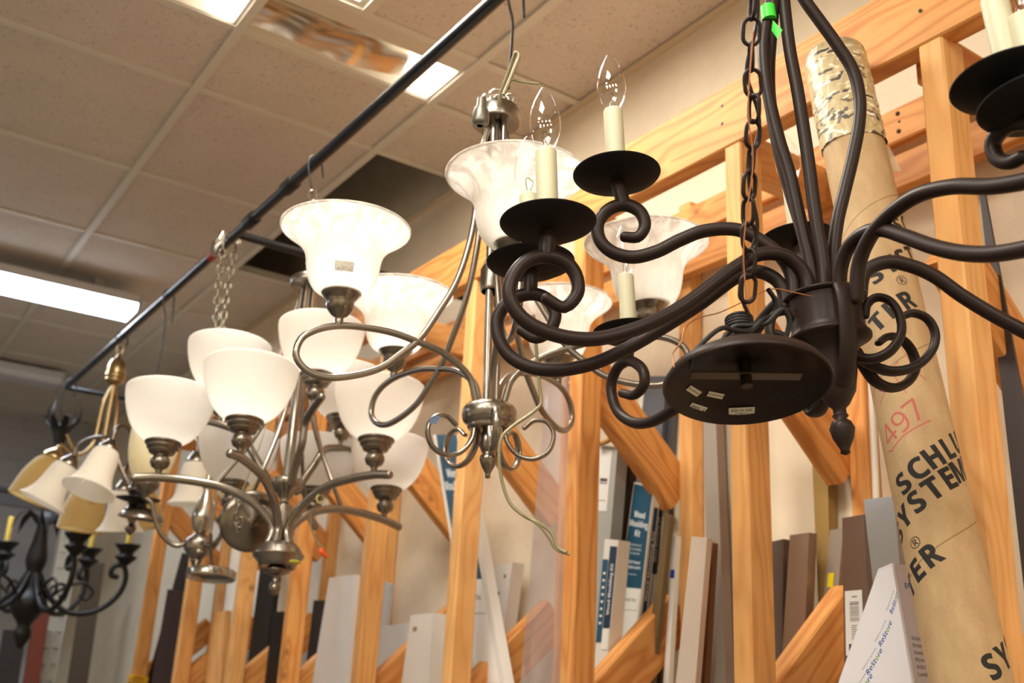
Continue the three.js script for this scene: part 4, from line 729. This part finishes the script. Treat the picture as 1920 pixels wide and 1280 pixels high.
  // crumpled tape wound over the end
  const tapeTex = canvasTex(512, 512, (c, w, h) => { c.fillStyle = '#bfae86'; c.fillRect(0, 0, w, h); for (let i = 0; i < 520; i++) { const x = rnd() * w, y = rnd() * h, dk = rnd() < 0.35 * (y / h) + 0.05; c.strokeStyle = dk ? ['#4f4a44', '#6a6252', '#3b3936'][i % 3] : ['#e2dac2', '#d8cba6', '#efe8d4', '#b5a274'][i % 4]; c.lineWidth = dk ? 6 + rnd() * 10 : 2 + rnd() * 8; const an = rnd() * 3.14, l = 15 + rnd() * 50; c.beginPath(); c.moveTo(x, y); c.lineTo(x + Math.cos(an) * l, y + Math.sin(an) * l * 0.7); c.stroke(); } });
  const tg = new THREE.CylinderGeometry(r * 1.05, r * 1.045, 0.165, 96, 26, true), tp = tg.attributes.position;
  for (let i = 0; i < tp.count; i++) { const x = tp.getX(i), y = tp.getY(i), z = tp.getZ(i), an = Math.atan2(z, x), q = 1 + (fbm(Math.cos(an) * 5, y * 90, Math.sin(an) * 5, 3)) * 0.10; const slant = y < -0.05 ? Math.sin(an + 2) * 0.012 * (-(y + 0.05) / 0.03) : 0; tp.setXYZ(i, x * q, y + slant * 0.6, z * q); }
  tg.computeVertexNormals();
  part(L, 'tape_wrap', place(tg, T.clone().addScaledVector(a, -0.076), a, 0.6), new THREE.MeshStandardMaterial({ map: tapeTex, roughness: 0.42 }), 'crumpled clear packing tape');
  part(L, 'tape_wrap', place(lathe([[r * 1.05, 0], [r * 1.0, 0.008], [r * 0.7, 0.013], [0, 0.012]], 40), T.clone().addScaledVector(a, 0.005), a), new THREE.MeshStandardMaterial({ map: tapeTex, roughness: 0.35 }));
  { const pts = [[1640, 262], [1668, 275], [1690, 320], [1672, 322], [1660, 345], [1650, 300]].map(([x, y], i) => atD(x, y, 1.42 + (i % 2) * 0.006)); const gg = new THREE.BufferGeometry().setFromPoints([0, 5, 1, 1, 5, 3, 1, 3, 2, 5, 4, 3].map((i) => pts[i])); gg.computeVertexNormals(); gg.setAttribute('uv', new THREE.Float32BufferAttribute(new Float32Array(24).map((_, i) => i / 24), 2)); part(L, 'tape_flap', gg, phys({ color: 0xe9dcc0, roughness: 0.4, transmission: 0.4, thickness: 0, side: THREE.DoubleSide })); }
}

// ================================================================ boards and boxes stored upright in the rack
// a slab standing in the rack: its front face is given by the photograph's corners at a known distance from the wall, its foot stands on the rack shelf
function slab(name, label, category, { tl, tr, bl, br, x, lean = 0, t = 0.02, mat, foot = 1.2315, cap = 0 }) {
  const q = [atX(...tl, x + lean), atX(...tr, x + lean), atX(...bl, x), atX(...br, x)];
  const down = (a, b) => { const d = b.clone().sub(a); const k = (foot - a.y) / d.y; return a.clone().addScaledVector(d, k); };
  const L = down(q[0], q[2]), Rr = down(q[1], q[3]);
  const f = [q[0], q[1], Rr, L], n = V3().crossVectors(q[1].clone().sub(q[0]), L.clone().sub(q[0])).normalize(); if (n.x < 0) n.negate();   // points away from the aisle
  const b = f.map((p) => V3(p.x + t, p.y, p.z));
  const g = new THREE.BufferGeometry(), P = [], U = [], w = q[0].distanceTo(q[1]), h = q[0].distanceTo(L);
  const quad = (A, B, C, D, ww, hh) => { for (const [p, u, v] of [[A, 0, hh], [D, 0, 0], [C, ww, 0], [A, 0, hh], [C, ww, 0], [B, ww, hh]]) { P.push(p.x, p.y, p.z); U.push(u, v); } };
  quad(f[0], f[1], f[2], f[3], w, h); quad(f[1], b[1], b[2], f[2], t, h); quad(b[1], b[0], b[3], b[2], w, h); quad(b[0], f[0], f[3], b[3], t, h); quad(b[0], b[1], f[1], f[0], w, t); quad(f[3], f[2], b[2], b[3], w, t);
  g.setAttribute('position', new THREE.Float32BufferAttribute(P, 3)); g.setAttribute('uv', new THREE.Float32BufferAttribute(U, 2)); g.computeVertexNormals();
  const T = thing(name, label, category, L.clone().add(Rr).multiplyScalar(0.5));
  const body = part(T, 'body', g, mat);
  // a printed patch on the front (or near side) face, in fractions of the photographed corners
  const lerp2 = (A, B, C, D, u, v) => A.clone().lerp(B, u).lerp(D.clone().lerp(C, u), v);
  T.patch = (nm, u0, u1, v0, v1, m, lbl, side = false) => {
    const A = side ? f[1] : f[0], B = side ? b[1] : f[1], C = side ? V3(q[3].x + t, q[3].y, q[3].z) : q[3], D = side ? q[3] : q[2];
    const off = side ? V3(0, 0, 0.0009) : V3(-0.0009, 0, 0.0002);
    const c = [lerp2(A, B, C, D, u0, v0), lerp2(A, B, C, D, u1, v0), lerp2(A, B, C, D, u1, v1), lerp2(A, B, C, D, u0, v1)].map((p) => p.add(off));
    const pg = new THREE.PlaneGeometry(1, 1, 10, 10), pp = pg.attributes.position, pu = pg.attributes.uv;
    for (let i = 0; i < pp.count; i++) { const p = lerp2(c[0], c[1], c[2], c[3], pu.getX(i), 1 - pu.getY(i)); pp.setXYZ(i, p.x, p.y, p.z); }
    pg.computeVertexNormals();
    return part(T, nm, pg, m, lbl);
  };
  return T;
}
const paint = (w, h, draw) => new THREE.MeshStandardMaterial({ map: canvasTex(w, h, draw), roughness: 0.5 });
const film = (c, rough = 0.25) => phys({ color: c, roughness: rough, clearcoat: 0.8, clearcoatRoughness: 0.15 });
const TEAL = '#1d4f6b', NAVY = '#16324c';
const whiteBoard = std(0xe8e6e2, 0.5), blackBoard = std(0x0c0c0e, 0.5), greyPlastic = std(0x5b6068, 0.45);
const kitFront = paint(256, 1024, (c, w, h) => {
  c.fillStyle = TEAL; c.fillRect(0, 0, w, h * 0.62); c.fillStyle = '#efeeea'; c.fillRect(0, h * 0.62, w, h * 0.38);
  c.fillStyle = '#eef2f4'; c.textAlign = 'center'; c.font = 'bold 54px sans-serif'; c.fillText('Wood', w / 2, 200); c.fillText('Moulding', w / 2, 258); c.fillText('Kit', w / 2, 316);
  c.font = '20px sans-serif'; for (const [i, s] of ['Complete set of', 'wood mouldings', 'for one room'].entries()) c.fillText(s, w / 2, 376 + i * 26);
  c.font = 'bold 26px sans-serif'; c.fillText('MDF Primed', w / 2, 486); c.fillText('Ready to paint', w / 2, 516); c.font = '16px sans-serif'; c.fillText('No miter cuts', w / 2, 556); c.fillStyle = '#777'; c.font = 'bold 30px sans-serif'; c.fillText('Metrie One', w / 2, h * 0.70); c.fillRect(20, h * 0.75, w - 40, 3);
});
const kitSpine = paint(96, 1024, (c, w, h) => { c.fillStyle = NAVY; c.fillRect(0, 0, w, h * 0.8); c.fillStyle = '#e9e8e4'; c.fillRect(0, h * 0.8, w, h * 0.2); c.save(); c.translate(w / 2, h * 0.42); c.rotate(-Math.PI / 2); c.fillStyle = '#dfe4e8'; c.textAlign = 'center'; c.textBaseline = 'middle'; c.font = 'bold 56px sans-serif'; c.fillText('Wood Moulding Kit', 0, 0); c.restore(); });
const bags = film(0x8d7a70), boxWhite = std(0xdedcd6, 0.5);
{
  const k1 = slab('moulding_kit_box', 'teal and white moulding kit box behind the diagonal brace', 'box', { tl: [1189, 903], tr: [1226, 913], bl: [1143, 1232], br: [1190, 1232], x: 1.395, t: 0.02, mat: boxWhite });
  k1.patch('front_label', 0.04, 0.96, 0.01, 0.97, kitFront, 'teal label with white lettering'); k1.patch('spine_label', 0.3, 0.85, 0.12, 0.95, kitSpine, null, true);
  const k2 = slab('moulding_kit_box', 'moulding kit box turned to show its navy spine, right of the teal one', 'box', { tl: [1233, 935], tr: [1244, 945], bl: [1212, 1130], br: [1230, 1130], x: 1.44, t: 0.015, mat: boxWhite });
  k2.patch('spine_label', 0.05, 0.95, 0.0, 0.9, kitSpine);
  const k3 = slab('moulding_kit_box', 'navy spined moulding kit box beside the post, partly hidden by it', 'box', { tl: [1134, 1010], tr: [1160, 1012], bl: [1112, 1270], br: [1136, 1270], x: 1.30, t: 0.03, mat: boxWhite });
  k3.patch('spine_label', 0.45, 0.95, 0.05, 0.8, kitSpine); k3.patch('front_label', 0.0, 0.4, 0.15, 0.75, paint(64, 256, (c, w, h) => { c.fillStyle = TEAL; c.fillRect(0, 0, w, h); c.fillStyle = '#e4e8ea'; for (let y = 40; y < 200; y += 22) c.fillRect(18, y, 28, 7); }));
  const k4 = slab('flooring_carton', 'grey and white carton with torn cardboard top beside the post', 'box', { tl: [1118, 833], tr: [1158, 838], bl: [1100, 985], br: [1146, 985], x: 1.35, t: 0.03, mat: std(0x9fa29f, 0.6) });
  k4.patch('paper_label', 0.1, 0.78, 0.05, 0.82, paint(128, 256, (c, w, h) => { c.fillStyle = '#d9d9d7'; c.fillRect(0, 0, w, h); c.fillStyle = '#444'; c.fillRect(50, 120, 60, 14); c.fillRect(50, 138, 60, 5); c.fillStyle = '#999'; c.fillRect(40, 210, 70, 5); }));
  part(k4, 'torn_flap', tube([[1122, 832], [1135, 828], [1148, 822], [1160, 826]].map(([x, y]) => atX(x, y, 1.34)), 0.006, 20), std(0xb08a52, 0.9));
  slab('dark_trim_board', 'dark brown trim board between carton and kit box', 'board', { tl: [1166, 842], tr: [1186, 848], bl: [1148, 1010], br: [1164, 1010], x: 1.39, t: 0.02, mat: std(0x3a2a1c, 0.6) });
  slab('tan_trim_board', 'narrow tan trim board right of the kit boxes', 'board', { tl: [1246, 962], tr: [1257, 968], bl: [1226, 1120], br: [1240, 1120], x: 1.38, t: 0.012, mat: std(0x6f5b38, 0.7) });
  slab('grey_plastic_panel', 'slate grey plastic panel standing behind the diagonal brace', 'panel', { tl: [1211, 705], tr: [1250, 705], bl: [1192, 900], br: [1234, 900], x: 1.452, t: 0.01, mat: greyPlastic });
  slab('white_edge_strip', 'thin white strip beside the slate grey panel', 'strip', { tl: [1203, 705], tr: [1210, 705], bl: [1184, 900], br: [1191, 900], x: 1.452, t: 0.01, mat: whiteBoard });
  slab('smoked_plastic_strip', 'smoked plastic strip by the back post', 'strip', { tl: [1254, 705], tr: [1270, 705], bl: [1240, 890], br: [1258, 890], x: 1.463, t: 0.008, mat: film(0x3b3d42) });
  const bl = slab('white_casing_strip', 'white casing strip with a blue band by the back post', 'strip', { tl: [1262, 1005], tr: [1269, 1005], bl: [1255, 1110], br: [1263, 1110], x: 1.40, t: 0.012, mat: whiteBoard });
  bl.patch('blue_band', 0, 1, 0.6, 0.75, std(0x1f49b0, 0.5));
  slab('pale_casing_board', 'pale pinkish casing board wrapped in glossy film', 'board', { tl: [1297, 1005], tr: [1326, 1008], bl: [1267, 1280], br: [1304, 1280], x: 1.24, t: 0.012, mat: film(0xc9b9ab) });
  slab('brown_casing_board', 'brown board edge behind the pale casing board', 'board', { tl: [1329, 1014], tr: [1337, 1018], bl: [1305, 1280], br: [1322, 1280], x: 1.265, t: 0.012, mat: std(0x6e4a2c, 0.6) });
  slab('steel_grey_plank', 'long grey-brown plank between back post and front post', 'board', { tl: [1316, 700], tr: [1339, 700], bl: [1330, 1280], br: [1361, 1280], x: 1.29, t: 0.02, mat: std(0x958a80, 0.45) });
  slab('bubble_wrapped_trim', 'trim bundle in shiny clear wrap beside the front post', 'bundle', { tl: [1341, 720], tr: [1369, 720], bl: [1357, 1280], br: [1382, 1280], x: 1.32, t: 0.03, mat: film(0xcfc6b8, 0.18) });
  slab('film_wrapped_plank', 'brown plank wrapped in crinkled film', 'board', { tl: [1481, 1003], tr: [1517, 998], bl: [1466, 1230], br: [1507, 1230], x: 1.395, t: 0.02, mat: film(0x8a6f5c, 0.2) });
  slab('dark_plank', 'dark brown plank leaning left of the film-wrapped one', 'board', { tl: [1447, 1015], tr: [1469, 1010], bl: [1444, 1280], br: [1466, 1280], x: 1.44, t: 0.02, mat: std(0x5b4a40, 0.7) });
  slab('olive_timber', 'tall olive-tan timber strip against the wall', 'board', { tl: [1519, 780], tr: [1550, 790], bl: [1533, 1100], br: [1556, 1100], x: 1.445, t: 0.02, mat: std(0xa88a4c, 0.65) });
  const yy = slab('grey_strip_bundle', 'grey strip bundle with a yellow sticker', 'bundle', { tl: [1556, 993], tr: [1581, 990], bl: [1543, 1125], br: [1570, 1125], x: 1.425, t: 0.015, mat: std(0x978a7c, 0.5) });
  yy.patch('yellow_sticker', 0.2, 0.62, 0.62, 0.82, std(0xf2d90f, 0.5));
  const bc = slab('barcoded_plank', 'brown wrapped plank with a white barcode label', 'board', { tl: [1579, 971], tr: [1619, 964], bl: [1583, 1240], br: [1634, 1240], x: 1.29, t: 0.045, mat: film(0x6a564c, 0.3) });
  bc.patch('barcode_label', 0.08, 0.78, 0.52, 0.96, paint(128, 400, (c, w, h) => { c.fillStyle = '#e7e6e4'; c.fillRect(0, 0, w, h); c.fillStyle = '#222'; for (let y = 70; y < 190; y += 2 + Math.floor(rnd() * 5)) { const b = 1 + Math.floor(rnd() * 4); c.fillRect(34, y, 66, b); y += b; } c.fillRect(50, 36, 40, 6); c.fillStyle = '#666'; for (let y = 215; y < 300; y += 12) c.fillRect(44, y, 50 * (0.6 + rnd() * 0.4), 5); c.fillStyle = '#333'; c.fillRect(22, 330, 22, 40); }), 'white barcode label');
  slab('grey_wrapped_plank', 'grey plank wrapped in film, tallest beside the cardboard tube', 'board', { tl: [1619, 936], tr: [1676, 930], bl: [1640, 1120], br: [1692, 1120], x: 1.265, t: 0.03, mat: film(0x84807c, 0.25) });
  { const a = atX(1631, 640, 1.40), b = atX(1643, 940, 1.385), d = b.clone().sub(a), f = a.clone().addScaledVector(d, (1.2315 - a.y) / d.y), T = thing('white_plastic_pipe', 'thin white plastic pipe standing beside the cardboard tube', 'pipe', f); part(T, 'pipe_wall', rod(f, a, 0.0055, 18), std(0xd9d3c6, 0.45)); part(T, 'pipe_end', place(new THREE.TorusGeometry(0.0048, 0.0012, 8, 20).rotateX(Math.PI / 2), a), std(0xd9d3c6, 0.45)); }
  // white paper package with printed tape
  const rs = slab('white_paper_package', 'white paper package with blue printed tape beside the cardboard tube', 'package', { tl: [1647, 1066], tr: [1673, 1055], bl: [1568, 1290], br: [1714, 1290], x: 1.095, t: 0.045, mat: std(0xdfdde4, 0.5) });
  rs.patch('printed_tape', 0.02, 0.99, 0.03, 1.0, paint(1024, 1024, (c, w, h) => {
    c.fillStyle = '#e4e2e9'; c.fillRect(0, 0, w, h);
    for (const [u, v, k] of [[0.89, 0.30, 0.9], [0.64, 0.55, 1.0], [0.47, 0.78, 1.04], [0.36, 0.99, 1.06]]) { c.save(); c.translate(w * u, h * v); c.scale(2.0 / (0.55 + v), 1.05); c.rotate(-0.98); c.textAlign = 'left'; c.textBaseline = 'middle'; c.font = `italic bold ${62 * k}px sans-serif`; let x = -118 * k; for (const [t, col] of [['ReSt', '#1f4fa3'], ['o', '#6cab2e'], ['re', '#1f4fa3']]) { c.fillStyle = col; c.fillText(t, x, 0); x += c.measureText(t).width; } c.font = `${22 * k}px sans-serif`; c.fillStyle = '#33456e'; c.fillText('■ Habitat for Humanity', -130 * k, -62 * k); c.restore(); }
  }), 'white tape with blue store lettering');
  rs.patch('print_panel', 0.1, 0.95, 0.0, 1.0, paint(256, 1024, (c, w, h) => { c.fillStyle = '#bfbdc8'; c.fillRect(0, 0, w, h); c.save(); c.translate(w * 0.5, h * 0.15); c.rotate(-0.35); c.fillStyle = '#1f4fa3'; c.textAlign = 'center'; c.font = 'italic bold 70px sans-serif'; c.fillText('ReSt', 0, 40); c.restore(); c.fillStyle = '#2a2a2e'; c.font = 'bold 44px serif'; ['Stain', 'Premium', 'Standard', 'Plywood', 'OSB Panels', 'Lumber'].forEach((s, i) => c.fillText(s, 40, h * 0.62 + i * 58)); }), null, true);
  const ks = slab('moulding_kit_box', 'moulding kit box leaning sideways behind a post, teal front', 'box', { tl: [812, 815], tr: [864, 815], bl: [888, 1280], br: [946, 1280], x: 1.27, t: 0.025, mat: boxWhite });
  ks.patch('front_label', 0.12, 0.86, 0.0, 1.0, kitFront);
  const wb = slab('spotted_white_board', 'white board with dark spots leaning on the wall', 'board', { tl: [918, 1064], tr: [961, 1054], bl: [893, 1230], br: [937, 1230], x: 1.41, t: 0.035, mat: whiteBoard });
  for (const [u, v] of [[0.2, 0.55], [0.55, 0.3], [0.72, 0.12], [0.75, 0.8], [0.4, 0.9]]) wb.patch('dark_spot', u, u + 0.07, v, v + 0.035, std(0x4a4036, 0.8));
  slab('plastic_sheet_roll', 'tall roll of clear plastic sheet standing by the post', 'roll', { tl: [1030, 640], tr: [1064, 640], bl: [976, 1280], br: [1042, 1280], x: 1.30, t: 0.02, mat: phys({ color: 0xeeebee, roughness: 0.1, transmission: 0.88, thickness: 0, clearcoat: 0.6 }) });
  slab('white_square_post', 'white square post standing in the rack, its top showing a small mark', 'post', { tl: [770, 1153], tr: [812, 1149], bl: [753, 1280], br: [805, 1280], x: 1.275, t: 0.04, mat: whiteBoard }).patch('mark', 0.2, 0.35, 0.18, 0.24, std(0xa3894e, 0.7));
  slab('wide_white_board', 'wide low white board behind the white square post', 'board', { tl: [716, 1173], tr: [765, 1168], bl: [702, 1280], br: [758, 1280], x: 1.345, t: 0.02, mat: std(0xdcdde0, 0.5) });
  slab('thin_white_board', 'thin white board standing against the back post', 'board', { tl: [714, 1088], tr: [733, 1095], bl: [694, 1280], br: [708, 1280], x: 1.37, t: 0.012, mat: std(0xcfcfd3, 0.5) });
  slab('white_shelf_board', 'tall white shelf board between two posts', 'board', { tl: [617, 1083], tr: [663, 1077], bl: [585, 1280], br: [648, 1280], x: 1.25, t: 0.02, mat: std(0xd9d7d6, 0.5) });
  slab('black_shelf_board', 'black board just left of the tall white shelf board', 'board', { tl: [588, 1125], tr: [608, 1125], bl: [570, 1280], br: [590, 1280], x: 1.30, t: 0.02, mat: blackBoard });
  slab('black_wide_board', 'tall black panel leaning below the bowl chandelier', 'board', { tl: [496, 1000], tr: [526, 1010], bl: [460, 1275], br: [492, 1275], x: 1.30, t: 0.02, mat: blackBoard });
  slab('short_black_board', 'short black panel right of the tall black one', 'board', { tl: [512, 1146], tr: [533, 1146], bl: [496, 1280], br: [519, 1280], x: 1.27, t: 0.02, mat: blackBoard });
  slab('dark_brown_panel', 'dark brown panel leaning between the two farthest posts', 'panel', { tl: [314, 1104], tr: [357, 1112], bl: [286, 1270], br: [338, 1270], x: 1.185, t: 0.02, mat: std(0x2b130b, 0.5) });
  slab('black_strip', 'black strip standing behind the dark brown panel', 'strip', { tl: [341, 1036], tr: [366, 1042], bl: [318, 1120], br: [344, 1126], x: 1.22, t: 0.02, mat: blackBoard });
  slab('tan_board', 'tan board with pale edges low between two posts', 'board', { tl: [397, 1150], tr: [424, 1144], bl: [384, 1280], br: [413, 1280], x: 1.25, t: 0.02, mat: WOODS[0] });
  slab('charcoal_plank', 'charcoal plank leaning behind the post beside the cardboard tube', 'board', { tl: [1836, 360], tr: [1846, 360], bl: [1908, 1000], br: [1965, 1000], x: 1.30, t: 0.004, mat: std(0x38302f, 0.5) });
}

// yellow twine knotted round the farthest post
{ const zc = postZ[9] + 0.019, y = 1.512, T = thing('yellow_twine', 'yellow twine tied round the farthest rack post', 'twine', V3(XB + 0.03, y, zc));
  for (let k = 0; k < 3; k++) { const pts = []; for (let i = 0; i < 16; i++) { const t = i / 16 * Math.PI * 2, c = Math.cos(t), s = Math.sin(t), q = 1 / Math.max(Math.abs(c), Math.abs(s)); pts.push(V3(XB + 0.029 + c * q * 0.0305, y + k * 0.01 + Math.sin(t * 3 + k) * 0.004, zc + s * q * 0.0235)); } part(T, 'twine_turn', tube(pts, 0.0045, 60, 8, true), std(0xe0a812, 0.7)); } }

renderer.render(scene, camera);
